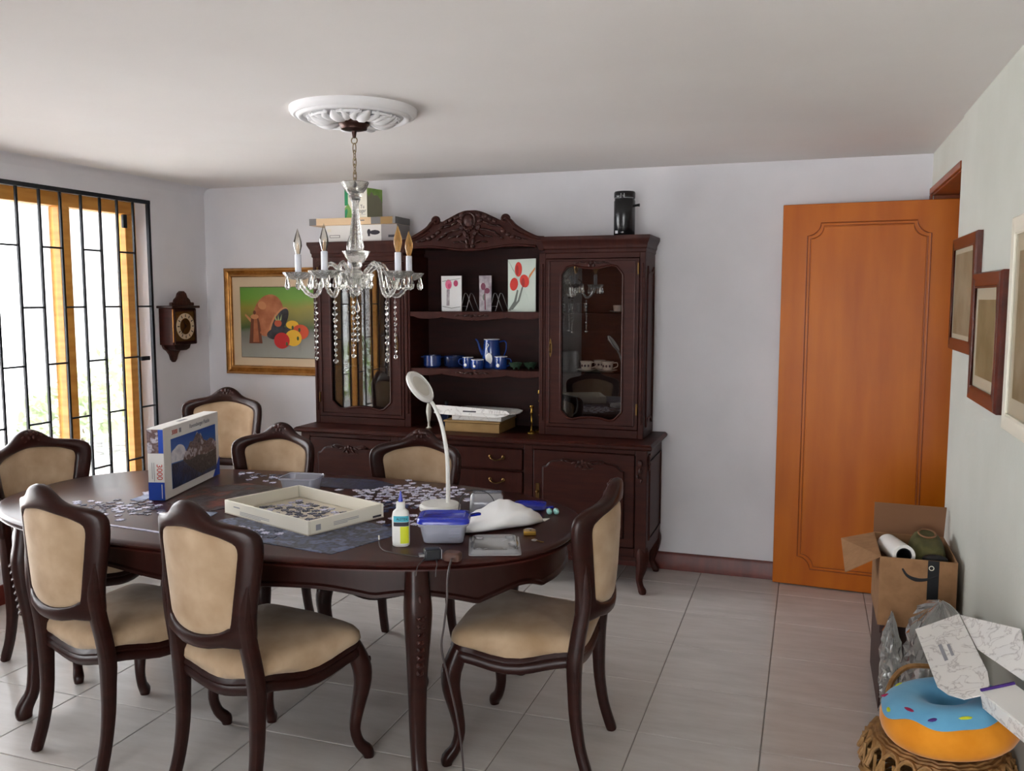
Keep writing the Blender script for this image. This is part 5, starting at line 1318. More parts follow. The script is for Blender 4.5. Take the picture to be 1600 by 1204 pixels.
def rrect(cx, cy, w, d, a, m=0.02):
    c, s = math.cos(a), math.sin(a)
    return [(cx+x*c-y*s, cy+x*s+y*c) for x, y in ((-w/2-m,-d/2-m),(w/2+m,-d/2-m),(w/2+m,d/2+m),(-w/2-m,d/2+m))]
def disc(cx, cy, r, m=0.018): return [(cx+(r+m)*math.cos(a), cy+(r+m)*math.sin(a)) for a in [2*PI*k/14 for k in range(14)]]
KEEP = []   # table areas already taken
# sections that are already put together
def section(label, pts, material, z=TZ, jag=0.006, seed=1, name='assembled_puzzle'):
    rn = random.Random(seed); o = []
    n = len(pts)
    for i in range(n):
        a, b = Vector(pts[i]), Vector(pts[(i+1) % n]); L = (b-a).length; k = max(1, int(L/0.022)); d = (b-a)/L; nn = Vector((d.y, -d.x))
        for j in range(k):
            q = a+(b-a)*(j/k); o.append(tuple(q)); q2 = a+(b-a)*((j+0.5)/k)+nn*rn.uniform(-jag, jag); o.append(tuple(q2))
    me = build(name, Geo().prism(o, z+0.0002, z+0.0024, 'xy'), material, None, flat=True)
    tag(me, label, 'puzzle', 'joined sections of the jigsaw'); KEEP.append(pts)
TR_C, TR_A = (-1.735, 2.715), math.radians(-21)
S1 = [(-1.385,2.315),(-1.335,2.455),(-1.275,2.63),(-1.47,2.70),(-1.90,2.66),(-1.98,2.56),(-1.97,2.39),(-1.70,2.36)]
section('thin pale strip of joined edge pieces along the near table side', [(-2.36,2.372),(-2.05,2.345),(-2.05,2.357),(-2.36,2.385)], 'piece_lav', jag=0.002, seed=9)
section('slate-grey joined jigsaw sheet beneath the white tray', S1, 'puzzle_slate', jag=0.0, seed=2)
S2 = [(-2.33,2.70),(-2.10,2.66),(-2.02,2.80),(-1.96,2.95),(-2.05,3.08),(-2.28,3.12),(-2.40,2.98)]
section('brown and rust joined jigsaw section behind the near chair', S2, 'puzzle_autumn', seed=3)
section('dark blue joined jigsaw section in front of the far chairs', [(-2.03,3.16),(-1.72,3.17),(-1.66,3.30),(-1.78,3.36),(-2.02,3.33)], 'puzzle_night', seed=4)
section('small pale blue joined jigsaw piece beside the puzzle box', [(-2.52,2.71),(-2.47,2.70),(-2.46,2.86),(-2.53,2.87)], 'puzzle_sky', seed=5)
section('narrow pale blue joined jigsaw strip left of the tray', [(-2.15,2.575),(-2.04,2.585),(-2.05,2.635),(-2.17,2.63)], 'puzzle_sky', seed=6, z=TZ+0.0027)

# puzzle box standing on edge
BL, BH, BD = 0.53, 0.285, 0.066
bdir = Vector((-2.508+2.372, 3.245-2.735)); bang = math.atan2(bdir.y, bdir.x)
pb = thing('puzzle_box', 'blue and white jigsaw box with a mountain lake picture', 'puzzle box', (-2.372, 2.737, TZ+0.0026), bang)
# local x along the box face, face looks along -y, box body reaches to +y
build('carton', Geo().box(0, BL, 0, BD, 0, BH), 'paper_white', pb, bevel=0.0025)
fy = -0.0004
def onface(nm, pts, material, lay): build(nm, Geo().prism(pts, -0.0003*lay-0.0004, -0.0003*lay), material, pb, flat=True)
ix0, ix1, iz0, iz1 = 0.062, BL-0.035, 0.032, BH-0.052
sk = build('picture_sky', Geo().prism([(0,0),(ix1-ix0,0),(ix1-ix0,iz1-iz0),(0,iz1-iz0)], -0.0004, 0), 'sky_print', pb, flat=True); sk.location = (ix0, -0.0002, iz0)
W_, H_ = ix1-ix0, iz1-iz0
fx = lambda pts: [(ix0+u*W_, iz0+v*H_) for u, v in pts]
onface('picture_clouds', fx(smoothpts([(0.0,0.52),(0.0,0.72),(0.06,0.78),(0.14,0.84),(0.22,0.82),(0.28,0.74),(0.30,0.60),(0.24,0.50)],2)), 'cloud_print', 2)
onface('picture_mountain', fx([(0.22,0.42),(0.28,0.62),(0.36,0.72),(0.40,0.82),(0.46,0.80),(0.50,0.86),(0.56,0.98),(0.60,0.90),(0.64,0.92),(0.70,0.76),(0.78,0.70),(0.86,0.74),(0.93,0.70),(1.0,0.60),(1.0,0.30),(0.3,0.34)]), 'mountain_rock', 3)
onface('picture_shore', fx([(0.24,0.50),(0.40,0.44),(0.55,0.48),(0.75,0.42),(1.0,0.46),(1.0,0.06),(0.62,0.06),(0.45,0.22),(0.34,0.34)]), 'mountain_dark', 4)
onface('picture_lake', fx([(0.0,0.50),(0.24,0.48),(0.34,0.34),(0.45,0.22),(0.62,0.06),(1.0,0.10),(1.0,0.0),(0.0,0.0)]), 'lake_print', 5)
onface('corner_band', [(BL-0.075,0.0004),(BL-0.0004,0.0004),(BL-0.0004,0.085)], 'box_blue', 2)
text('lettering', '3000', 0.026, 'print_red', pb, (0.098, -0.0008, BH-0.028), (PI/2,0,0))
text('lettering', 'Ravensburger Puzzle', 0.024, 'print_grey', pb, (0.335, -0.0008, BH-0.026), (PI/2,0,0))
build('logo_print', Geo().box(0.140, 0.158, -0.0008, -0.0004, BH-0.036, BH-0.018), 'print_grey', pb)
# spine at local x = 0
def onspine(nm, y0, y1, z0, z1, material, lay=1): build(nm, Geo().box(-0.0003*lay-0.0004, -0.0003*lay, y0, y1, z0, z1), material, pb, flat=True)
onspine('spine_band', 0.0005, BD-0.0005, 0.0005, 0.072, 'box_blue'); onspine('spine_picture', 0.0005, BD-0.0005, BH-0.098, BH-0.0045, 'mountain_rock')
onspine('spine_picture_sky', 0.0005, 0.020, BH-0.098, BH-0.0045, 'box_blue', 2)
text('lettering', '3000', 0.032, 'print_red', pb, (-0.0008, 0.020, 0.113), (PI/2,PI/2,-PI/2)); build('spine_lines', Geo().box(-0.0008,-0.0004,0.040,0.042,0.075,0.15).box(-0.0008,-0.0004,0.048,0.050,0.085,0.15), 'print_grey', pb)
onspine('spine_logo', 0.010, 0.013, 0.008, 0.064, 'paper_white', 3)
build('band_top', Geo().box(0.0005, 0.02, BD, BD+0.0006, 0.0005, 0.072), 'box_blue', pb)
build('hang_slot', Geo().box(BL*0.38, BL*0.52, BD*0.35, BD*0.6, BH, BH+0.0006), 'print_grey', pb)
KEEP.append([(-2.372+math.cos(bang)*a-math.sin(bang)*b, 2.737+math.sin(bang)*a+math.cos(bang)*b) for a, b in ((-0.02,-0.02),(BL+0.02,-0.02),(BL+0.02,BD+0.02),(-0.02,BD+0.02))])

# white tray with sorted pieces
TW, TD, THH = 0.50, 0.335, 0.050
tr = thing('puzzle_tray', 'white cardboard tray holding sorted puzzle pieces', 'tray', (TR_C[0], TR_C[1], TZ+0.0026), TR_A)
build('tray_floor', Geo().box(-TW/2, TW/2, -TD/2, TD/2, 0, 0.003), 'tray_inside', tr)
for nm, a in (('long_side', (-TW/2,TW/2,-TD/2,-TD/2+0.009)),('long_side', (-TW/2,TW/2,TD/2-0.009,TD/2)),('short_side', (-TW/2,-TW/2+0.009,-TD/2+0.009,TD/2-0.009)),('short_side', (TW/2-0.009,TW/2,-TD/2+0.009,TD/2-0.009))):
    w = build(nm, Geo().box(a[0],a[1],a[2],a[3],0.003,THH), 'tray_white', tr, bevel=0.002)
for a, b, c, d in ((-0.19,-0.15,0.030,0.034),(-0.15,0.03,0.018,0.020),(-0.15,0.03,0.013,0.015),(-0.15,-0.02,0.008,0.010)): build('print_line', Geo().box(a, b, -TD/2-0.0005, -TD/2, c, d), 'print_grey', tr)
for a, b, c, d in ((-0.06,0.05,0.026,0.028),(-0.06,0.05,0.021,0.023),(-0.06,0.0,0.016,0.018),(0.115,0.155,0.006,0.013)): build('print_line', Geo().box(TW/2, TW/2+0.0005, a, b, c, d), 'print_dark' if c < 0.01 else 'print_grey', tr)
build('recycle_mark', Geo().box(TW/2, TW/2+0.0005, -0.135, -0.115, 0.012, 0.032), 'print_grey', tr)
KEEP.append(rrect(TR_C[0], TR_C[1], TW, TD, TR_A))
ca, sa = math.cos(TR_A), math.sin(TR_A)
def tgen(rn):
    x, y = rn.uniform(-0.20, 0.12), rn.uniform(-0.13, 0.12)
    return (TR_C[0]+x*ca-y*sa, TR_C[1]+x*sa+y*ca)
pieces(62, tgen, ['piece_dark','piece_grey','piece_dark','piece_lav'], 'small grey-blue jigsaw piece lying inside the white tray', 'pieces inside the tray', z=TZ+0.0058, mind=0.0295, seed=5)

def rr_ring(w, d, r, z, n=5):
    o = []
    for cx, cy, a0 in ((w/2-r,-d/2+r,-PI/2),(w/2-r,d/2-r,0),(-w/2+r,d/2-r,PI/2),(-w/2+r,-d/2+r,PI)):
        for k in range(n+1):
            a = a0+PI/2*k/n; o.append((cx+r*math.cos(a), cy+r*math.sin(a), z))
    return o
def tub(t, w, d, h, m_='tub_plastic', r=0.02):
    w2, d2 = w*0.84, d*0.84
    body = build('body', Geo().rings([rr_ring(w2,d2,r,0.002),rr_ring(w2+0.004,d2+0.004,r,0.006),rr_ring(w,d,r,h-0.008),rr_ring(w+0.010,d+0.010,r,h-0.006),rr_ring(w+0.010,d+0.010,r,h),rr_ring(w-0.003,d-0.003,r,h),rr_ring(w2-0.002,d2-0.002,r,0.0075)]), m_, t)
    build('rim', Geo().tube(rr_ring(w+0.012,d+0.012,r,h+0.0005), 0.0032, 6, True), 'tub_rim', t)
    return body
t = thing('plastic_tub', 'open clear plastic tub with dark pieces behind the tray', 'tub', (-1.945, 3.035, TZ+0.0005), math.radians(8)); tub(t, 0.145, 0.115, 0.068)
build('blue_contents', Geo().rings([rr_ring(0.113,0.088,0.015,0.009),rr_ring(0.115,0.09,0.015,0.018)]), 'puzzle_night', t)
KEEP.append(rrect(-1.945,3.035,0.15,0.12,0.14))
t = thing('lidded_tub', 'clear plastic tub with a bright blue lid beside the glue', 'tub', (-1.118, 2.585, TZ+0.0005), math.radians(18)); b = tub(t, 0.152, 0.12, 0.066)
for k in range(5): build('measure_rib', Geo().box(0.02, 0.055, -0.0605-0.0006*k*0, -0.0585, 0.020+0.008*k, 0.0215+0.008*k), 'tub_plastic', b)
ld = build('lid', Geo().rings([rr_ring(0.166,0.133,0.024,0.066),rr_ring(0.172,0.139,0.026,0.068),rr_ring(0.172,0.139,0.026,0.076),rr_ring(0.162,0.129,0.024,0.084),rr_ring(0.140,0.105,0.022,0.087),rr_ring(0.132,0.097,0.020,0.084)]), 'lid_blue', t)
build('pull_tab', Geo().rings([rr_ring(0.05,0.02,0.008,0.069),rr_ring(0.05,0.02,0.008,0.075)], mx=Matrix.Translation((0.095,0.05,0)) @ Matrix.Rotation(0.6,4,'Z')), 'lid_blue', ld)
KEEP.append(rrect(-1.118,2.585,0.18,0.14,0.3))
# loose second lid behind the bag
t = thing('blue_lid', 'loose blue plastic lid half hidden behind the white bag', 'lid', (-0.985, 3.10, TZ+0.0005), 0.2)
build('lid_plate', Geo().rings([rr_ring(0.12,0.09,0.024,0.0),rr_ring(0.126,0.096,0.026,0.004),rr_ring(0.120,0.090,0.024,0.016),rr_ring(0.10,0.07,0.02,0.019)]), 'lid_blue', t)
build('pull_tab', Geo().rings([rr_ring(0.04,0.02,0.008,0.001),rr_ring(0.04,0.02,0.008,0.006)], mx=Matrix.Translation((0.07,0,0))), 'lid_blue', t)
# tilted clear box with blue pieces
mx = Matrix.Translation((-1.185, 3.00, TZ+0.001)) @ Matrix.Rotation(0.30, 4, 'Z')
t = thing('clear_box', 'upturned clear plastic box between the lamp base and bag', 'box', (-1.125, 3.005, TZ+0.001), 0.30)
build('body', Geo().rings([rr_ring(0.13,0.09,0.02,0.0),rr_ring(0.130,0.09,0.02,0.006),rr_ring(0.122,0.082,0.02,0.060),rr_ring(0.108,0.068,0.018,0.070),rr_ring(0.06,0.03,0.01,0.071)]), 'clear_plastic', t)
build('blue_contents', Geo().rings([rr_ring(0.09,0.06,0.012,0.003),rr_ring(0.085,0.055,0.012,0.028)], mx=Matrix.Translation((0.012,0,0))), 'piece_blue', t)
KEEP.append(rrect(-1.13,3.01,0.26,0.14,0.3))
# white pouch: pillow with pinched right end
def pillow(L, D, Hh, nu=28, nv=16, seed=1, wr=0.004):
    rn = random.Random(seed); ph = [rn.uniform(0,6.28) for _ in range(8)]
    R = []
    for i in range(nu+1):
        u = i/nu; x = (u-0.5)*L
        e = max(0.0, 1-abs(2*u-1)**3.2); wd = D*(0.22+0.78*e**0.5)*(1 if u < 0.7 else 1-((u-0.7)/0.3)**1.6*0.62); hh = Hh*(e**0.55)*(0.62+0.5*math.exp(-((u-0.60)/0.26)**2)) + 0.003
        ring = []
        for k in range(nv):
            a = 2*PI*k/nv; c, s = math.cos(a), math.sin(a)
            y = math.copysign(abs(c)**0.75, c)*wd/2; z = hh*0.5+math.copysign(abs(s)**0.8, s)*hh*0.5
            q = wr*(math.sin(9*u+2*a+ph[0])+0.7*math.sin(17*u-3*a+ph[1])+0.6*abs(math.sin(24*u+4*a+ph[2]))+0.4*math.sin(47*u+6*a+ph[3]))*min(1, 4*e)
            if s > -0.3: z += q; y += q*0.6
            ring.append((x, y, max(z, 0.0)))
        R.append(ring)
    return R
t = thing('white_bag', 'crumpled white plastic pouch lying on the table', 'bag', (-1.0, 2.80, TZ+0.0008), math.radians(44))
build('pouch', Geo().rings(pillow(0.33, 0.16, 0.072, 52, 30, seed=4, wr=0.0032)), 'bag_white', t, angle=60)
build('seal_tip', Geo().panel([(0.165,-0.018,0.006),(0.195,0.0,0.008),(0.165,0.018,0.006)], 0.002), 'white_plastic', t)
KEEP.append(rrect(-1.0,2.80,0.36,0.19,0.77))
# clear blister tray
t = thing('blister_tray', 'clear moulded plastic blister shell near the padlock', 'blister pack', (-0.935, 2.565, TZ+0.0008), math.radians(21))
R = [rr_ring(0.165,0.21,0.012,0.0),rr_ring(0.165,0.21,0.012,0.003),rr_ring(0.15,0.195,0.014,0.004),rr_ring(0.142,0.187,0.016,0.012),rr_ring(0.134,0.179,0.016,0.014),rr_ring(0.128,0.172,0.016,0.006),rr_ring(0.05,0.07,0.01,0.0055)]
b = build('shell', Geo().rings(R), 'clear_plastic', t, angle=60)
for x, y in ((-0.05,-0.075),(0.05,-0.075),(-0.05,0.075),(0.05,0.075),(0.058,0.0)): build('moulded_stud', Geo().lathe([(0.014,0.004),(0.013,0.012),(0.009,0.014),(0.001,0.014)], (x,y,0), 14), 'clear_plastic', b)
# padlock and keys
t = thing('brass_padlock', 'small brass padlock lying on the table', 'padlock', (-0.868, 2.735, TZ+0.0005), math.radians(20))
build('body', Geo().box(-0.024, 0.018, -0.018, 0.018, 0, 0.015), 'brass', t, bevel=0.003)
build('shackle', Geo().tube(smoothpts([(-0.016,0.018,0.008),(-0.016,0.036,0.008),(-0.003,0.046,0.008),(0.010,0.036,0.008),(0.010,0.018,0.008)],4), 0.003, 8), 'steel', t)
build('keyhole', Geo().lathe([(0.004,0),(0.004,0.0006)], (0.0,0.0,0.0150), 12), 'ink_black', t)
t = thing('small_key', 'small metal keys lying beside the padlock', 'key', (-0.822, 2.665, TZ+0.0005), math.radians(-20))
build('bow', Geo().tube([(-0.012+0.008*math.cos(a),0.008*math.sin(a),0.002) for a in [2*PI*k/16 for k in range(16)]], 0.002, 6, True), 'steel', t)
build('blade', Geo().box(-0.006, 0.026, -0.0022, 0.0022, 0.001, 0.0028).box(0.014,0.018,-0.006,0,0.001,0.0028).box(0.021,0.024,-0.005,0,0.001,0.0028), 'brass', t, bevel=0.0004)
# ear plugs
for k, (x, y) in enumerate(((-0.885,3.02),(-0.862,3.03))):
    t = thing('ear_plug', ('left' if k == 0 else 'right')+' pale teal ear plug behind the white bag', 'ear plug', (x, y, TZ+0.0105), 0.4, 'ear plugs on the table')
    mxr = Matrix.Rotation(PI/2, 4, 'X')
    build('plug', Geo().lathe([(0.010,-0.012),(0.0105,0.0),(0.008,0.010),(0.003,0.014)], seg=14, mx=mxr), 'teal_soft', t); build('flange', Geo().lathe([(0.0104,-0.014),(0.0104,-0.011)], seg=14, mx=mxr), 'white_plastic', t)
# glue bottle
t = thing('glue_bottle', 'white glue bottle with blue tip and yellow label', 'glue bottle', (-1.222, 2.475, TZ+0.0004), 0.33)
def gsec(w, d, z): return [(w*math.copysign(abs(math.cos(a))**0.75, math.cos(a)), d*math.copysign(abs(math.sin(a))**0.75, math.sin(a)), z) for a in [2*PI*k/28 for k in range(28)]]
build('body', Geo().rings([gsec(0.022,0.015,0),gsec(0.027,0.018,0.004),gsec(0.028,0.019,0.02),gsec(0.028,0.019,0.098),gsec(0.025,0.017,0.113),gsec(0.016,0.013,0.121),gsec(0.0145,0.0145,0.123),gsec(0.0145,0.0145,0.143),gsec(0.012,0.012,0.145)]), 'white_plastic', t, angle=50)
build('tip', Geo().lathe([(0.0075,0.144),(0.0075,0.149),(0.0062,0.155),(0.0032,0.172),(0.0026,0.178),(0.001,0.179)], seg=16), 'lid_blue', t)
def label_patch(nm, a0, a1, z0, z1, material, off):
    n = 10; pts = []
    for k in range(n+1):
        a = a0+(a1-a0)*k/n; c, s = math.cos(a), math.sin(a)
        pts.append(((0.028+off)*math.copysign(abs(c)**0.75, c), (0.019+off)*math.copysign(abs(s)**0.75, s)))
    vs = [(x,y,z0) for x,y in pts]+[(x,y,z1) for x,y in pts]
    vs += [(x*0.985,y*0.985,z0) for x,y in pts]+[(x*0.985,y*0.985,z1) for x,y in pts]; m_ = n+1
    fs = []
    for k in range(n): fs += [(k,k+1,m_+k+1,m_+k),(2*m_+k+1,2*m_+k,3*m_+k,3*m_+k+1),(m_+k,m_+k+1,3*m_+k+1,3*m_+k),(k+1,k,2*m_+k,2*m_+k+1)]
    fs += [(0,m_,3*m_,2*m_),(n,2*m_+n,3*m_+n,m_+n)]
    build(nm, Geo().add(vs, fs), material, t, angle=60)
A0, A1 = -PI/2-0.75, -PI/2+1.15
label_patch('label_band', A0, A1, 0.082, 0.101, 'teal', 0.0005); label_patch('label_band', A0, A1, 0.068, 0.081, 'print_dark', 0.0005); label_patch('label_panel', -PI/2+0.0, A1, 0.012, 0.067, 'yellow_label', 0.0005)
text('lettering', 'ALSTEX', 0.0105, 'ink_black', t, (0.006, -0.0203, 0.0915), (PI/2,0,0))
# LED desk lamp
t = thing('desk_lamp', 'white desk lamp with a round head on a curved stem', 'lamp', (-1.295, 2.955, TZ+0.0004), 0.329)
build('base', Geo().lathe([(0.070,0),(0.077,0.004),(0.078,0.018),(0.070,0.026),(0.03,0.029),(0.0,0.029)], seg=48, close=False).lathe([(0.070,0),(0.0,0.0)], seg=48, close=False), 'white_plastic', t)
st = smoothpts([(0.030,0,0.026),(0.031,0,0.10),(0.029,0,0.19),(0.021,0,0.26),(0.008,0,0.325),(-0.010,0,0.375),(-0.026,0,0.405),(-0.036,-0.004,0.420)], 4)
build('stem', Geo().tube(st, [0.0085-0.0022*k/len(st) for k in range(len(st))], 12), 'white_plastic', t)
hd = Vector((-0.070,-0.006,0.466)); ax = Vector((0.62,0,-0.785)); nrm = (Vector((0.785,0,0.62))*0.95+Vector((0,-0.32,0))).normalized()
yy = nrm.cross(ax).normalized(); axx = yy.cross(nrm)
mx = Matrix(((axx.x,yy.x,nrm.x,hd.x),(axx.y,yy.y,nrm.y,hd.y),(axx.z,yy.z,nrm.z,hd.z),(0,0,0,1)))
hdo = build('head', Geo().lathe([(0.0,-0.011),(0.055,-0.010),(0.066,-0.006),(0.069,0.0),(0.066,0.006),(0.060,0.009),(0.058,0.006),(0.0,0.006)], seg=44, mx=mx, close=False), 'white_plastic', t)
build('diffuser', Geo().lathe([(0.058,0.0055),(0.0,0.0075)], seg=44, mx=mx, close=False), 'lamp_face', hdo)
KEEP.append(disc(-1.295,2.955,0.08)); KEEP.append(disc(-1.222,2.475,0.03))
t = thing('lamp_cable', 'thin dark cable looping over the clear box', 'cable', (-1.22, 2.92, TZ+0.02))
build('cord', Geo().tube(smoothpts([(-1.20,2.905,TZ+0.004),(-1.197,2.91,TZ+0.045),(-1.185,2.925,TZ+0.078),(-1.15,2.935,TZ+0.090),(-1.105,2.940,TZ+0.085),(-1.075,2.938,TZ+0.060),(-1.066,2.936,TZ+0.02),(-1.064,2.932,TZ+0.003)],5), 0.0016, 6), 'ink_black', t, True)
build('cord_end', Geo().tube([(-1.204,2.90,TZ+0.003),(-1.198,2.91,TZ+0.010)], 0.003, 8), 'ink_black', t, True)
# plugs, adapter and cables
t = thing('power_adapter', 'black power adapter plug lying near the table edge', 'adapter', (-1.065, 2.375, TZ+0.0005), math.radians(35))
build('body', Geo().box(-0.028, 0.022, -0.018, 0.018, 0, 0.034), 'plug_black', t, bevel=0.005)
build('face_plate', Geo().box(0.022, 0.025, -0.015, 0.015, 0.003, 0.031), 'print_grey', t, bevel=0.001)
for s_ in (-0.007, 0.007): build('prong', Geo().box(-0.044, -0.028, s_-0.001, s_+0.001, 0.012, 0.020), 'steel', t)
t = thing('extension_socket', 'brown rubber socket end joined to the dangling cable', 'socket', (-1.005, 2.385, TZ+0.0005), math.radians(10))
build('body', Geo().rings([rr_ring(0.05,0.036,0.012,0),rr_ring(0.056,0.042,0.014,0.006),rr_ring(0.056,0.042,0.014,0.020),rr_ring(0.046,0.032,0.012,0.026)]), 'plug_brown', t)
def tlow(x, y): return (x, y)
cord = smoothpts([(-0.998,2.36,TZ+0.010),(-0.985,2.32,TZ+0.012),(-0.978,2.295,TZ+0.006),(-0.974,2.27,0.735),(-0.972,2.262,0.68),(-0.985,2.27,0.60),(-1.0,2.285,0.52),(-0.985,2.30,0.42),(-0.965,2.315,0.30),(-0.955,2.33,0.18),(-0.962,2.36,0.08),(-0.972,2.39,0.02),(-0.95,2.45,0.0035),(-0.90,2.40,0.0035),(-0.86,2.26,0.0035),(-0.84,2.05,0.0035)],6)
build('cord', Geo().tube([(x,y,z) for x,y,z in cord], 0.0032, 8), 'cable_grey', t, False).location = (0,0,0)
t.rotation_euler = (0,0,0)
_c = [o for o in bpy.data.objects if o.parent == t and o.name.startswith('cord')][-1]; _c.data.transform(Matrix.Translation((-t.location.x,-t.location.y,-t.location.z)))
t = thing('usb_cable', 'thin grey cable with a bare end curling past the glue', 'cable', (-1.2, 2.42, TZ))
build('cord', Geo().tube(smoothpts([(-1.285,2.445,TZ+0.022),(-1.275,2.430,TZ+0.006),(-1.24,2.40,TZ+0.0025),(-1.18,2.385,TZ+0.0025),(-1.125,2.378,TZ+0.0025),(-1.098,2.372,TZ+0.004)],5), 0.0018, 6), 'cable_grey', t, True)
build('tip', Geo().tube([(-1.2895,2.452,TZ+0.034),(-1.285,2.445,TZ+0.022)], 0.0021, 6), 'frame_cream', t, True)
for k, pts in enumerate(([(-1.083,2.352,TZ+0.006),(-1.082,2.33,TZ+0.004),(-1.081,2.305,TZ+0.002),(-1.079,2.286,0.752),(-1.078,2.279,0.735)],[(-1.045,2.355,TZ+0.006),(-1.035,2.335,TZ+0.004),(-1.027,2.318,TZ+0.002),(-1.022,2.300,0.755),(-1.020,2.291,0.735)])):
    t = thing('adapter_lead', ('left' if k == 0 else 'right')+' thin grey lead hanging from the black adapter over the table edge', 'cable', (-1.06, 2.34, TZ), group='adapter leads')
    build('cord', Geo().tube(smoothpts(pts,4), 0.0018, 6), 'cable_grey', t, True); build('strain_relief', Geo().tube([pts[0],pts[1]], [0.003,0.002], 6), 'plug_black', t, True)
KEEP.append(disc(-1.04,2.38,0.06)); KEEP.append(rrect(-0.935,2.565,0.17,0.21,0.36))
# loose pieces
def gau(cx, cy, sx, sy): return lambda rn: (rn.gauss(cx, sx), rn.gauss(cy, sy))
def uni(x0, x1, y0, y1): return lambda rn: (rn.uniform(x0, x1), rn.uniform(y0, y1))
pieces(52, gau(-2.46, 2.585, 0.085, 0.055), ['piece_lav','piece_pale','piece_dark','piece_grey'], 'loose lavender-grey jigsaw piece on the table left of the puzzle box', 'loose pieces left of the puzzle box', seed=11)
pieces(8, uni(-2.62,-2.52,2.80,3.05), ['piece_lav','piece_pale'], 'loose jigsaw piece just behind the puzzle box spine', 'loose pieces behind the puzzle box spine', seed=12)
pieces(85, gau(-1.52, 3.17, 0.10, 0.075), ['piece_pale','piece_pale','piece_lav','piece_pale'], 'loose white jigsaw piece scattered behind the lamp and glue', 'loose white pieces behind the lamp', seed=13)
pieces(36, gau(-1.56, 2.99, 0.075, 0.05), ['piece_blue','piece_dark','piece_lav'], 'loose dark blue jigsaw piece between the tray and white pieces', 'loose dark pieces behind the tray', seed=14)
pieces(24, uni(-2.45,-2.0,3.16,3.33), ['piece_dark','piece_grey','piece_lav'], 'loose dark jigsaw piece near the far table edge', 'loose pieces by the far table edge', seed=15)
pieces(12, uni(-1.45,-1.25,2.66,2.86), ['piece_lav','piece_pale','piece_blue'], 'loose jigsaw piece between the tray and lamp base', 'loose pieces beside the lamp base', seed=16)
pieces(14, uni(-1.86,-1.66,2.40,2.50), ['piece_grey','piece_lav','piece_dark'], 'loose jigsaw piece on the slate sheet in front of the tray', 'loose pieces on the slate sheet', z=TZ+0.0026, seed=17, avoid=None)

# ------------------------------------------------------------------ clutter along the right wall
t = thing('dark_case', 'dark brown box with small gold marks under the open carton', 'box', (0.415, 3.66, 0))
build('body', Geo().box(0.290, 0.536, 3.445, 3.90, 0.0, 0.300), 'dark_box', t, True, 0.004)
build('lid', Geo().box(0.284, 0.540, 3.438, 3.906, 0.301, 0.338), 'dark_box', t, True, 0.004)
g = Geo()
for k in range(4): g.ball((0.305+0.006*(k % 2), 3.4445, 0.13+0.028*k), (0.006,0.001,0.008), 8, 4)
build('gold_marks', g, 'gold_bright', t, True)
# open cardboard carton
cx0, cx1, cy0, cy1, cz0, cz1 = 0.275, 0.536, 3.425, 3.79, 0.3385, 0.600
cb = thing('cardboard_box', 'open cardboard box with raised flaps on the dark box', 'box', (0.405, 3.61, cz0))
th = 0.004
build('bottom', Geo().box(cx0, cx1, cy0, cy1, cz0, cz0+th), 'cardboard', cb, True)
build('front_side', Geo().box(cx0, cx1, cy0, cy0+th, cz0+th, cz1), 'cardboard', cb, True, 0.001); build('back_side', Geo().box(cx0, cx1, cy1-th, cy1, cz0+th, cz1), 'cardboard', cb, True, 0.001)
build('left_side', Geo().box(cx0, cx0+th, cy0+th, cy1-th, cz0+th, cz1), 'cardboard', cb, True, 0.001); build('right_side', Geo().box(cx1-th, cx1, cy0+th, cy1-th, cz0+th, cz1), 'cardboard', cb, True, 0.001)
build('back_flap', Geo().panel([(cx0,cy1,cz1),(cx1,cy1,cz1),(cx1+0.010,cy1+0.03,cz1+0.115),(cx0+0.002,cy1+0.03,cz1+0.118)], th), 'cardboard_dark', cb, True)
build('left_flap', Geo().panel([(cx0,cy0+0.006,cz1),(cx0,cy1-0.006,cz1),(cx0-0.125,cy1-0.03,cz1-0.030),(cx0-0.118,cy0+0.05,cz1-0.085)], th), 'cardboard', cb, True)
# printed smile arrow and tape
arc = smoothpts([(0.352,0.562),(0.366,0.540),(0.386,0.528),(0.41,0.524),(0.44,0.530),(0.47,0.545)], 4)
build('smile_print', Geo().tube([(x, cy0-0.0006, z) for x, z in arc], [0.0008]*len(arc), 6, ry=[0.0075-0.0045*abs(2*k/(len(arc)-1)-1) for k in range(len(arc))], up=(0,1,0)), 'ink_black', cb, True)
build('tape_strip', Geo().box(0.437, 0.475, cy0-0.0008, cy0-0.0002, 0.44, cz1), 'ink_black', cb, True)
build('tape_print', Geo().tube([(0.449+0.008*math.cos(a), cy0-0.0012, 0.572+0.008*math.sin(a)) for a in [2*PI*k/14 for k in range(14)]], 0.0016, 5, True), 'frame_cream', cb, True)
# paper tube
t = thing('paper_tube', 'white paper roll sticking out of the cardboard box', 'paper roll', (0.37, 3.60, cz0+0.005))
mx = Matrix.Translation((0.325, 3.72, 0.572)) @ Matrix.Rotation(math.radians(8), 4, 'Z') @ Matrix.Rotation(math.radians(84), 4, 'X')
build('roll', Geo().lathe([(0.040,0.0),(0.040,0.255),(0.038,0.257),(0.028,0.257),(0.027,0.25),(0.027,0.0)], seg=32, mx=mx), 'white_matte', t, True)
build('core', Geo().lathe([(0.0265,0.002),(0.0265,0.254),(0.024,0.254),(0.024,0.002)], seg=24, mx=mx), 'ink_black', t, True)
build('hole_shade', Geo().lathe([(0.024,0.10),(0.0,0.10)], seg=24, mx=mx, close=False), 'ink_black', t, True)  # black disc stands in for the shade inside the open roll
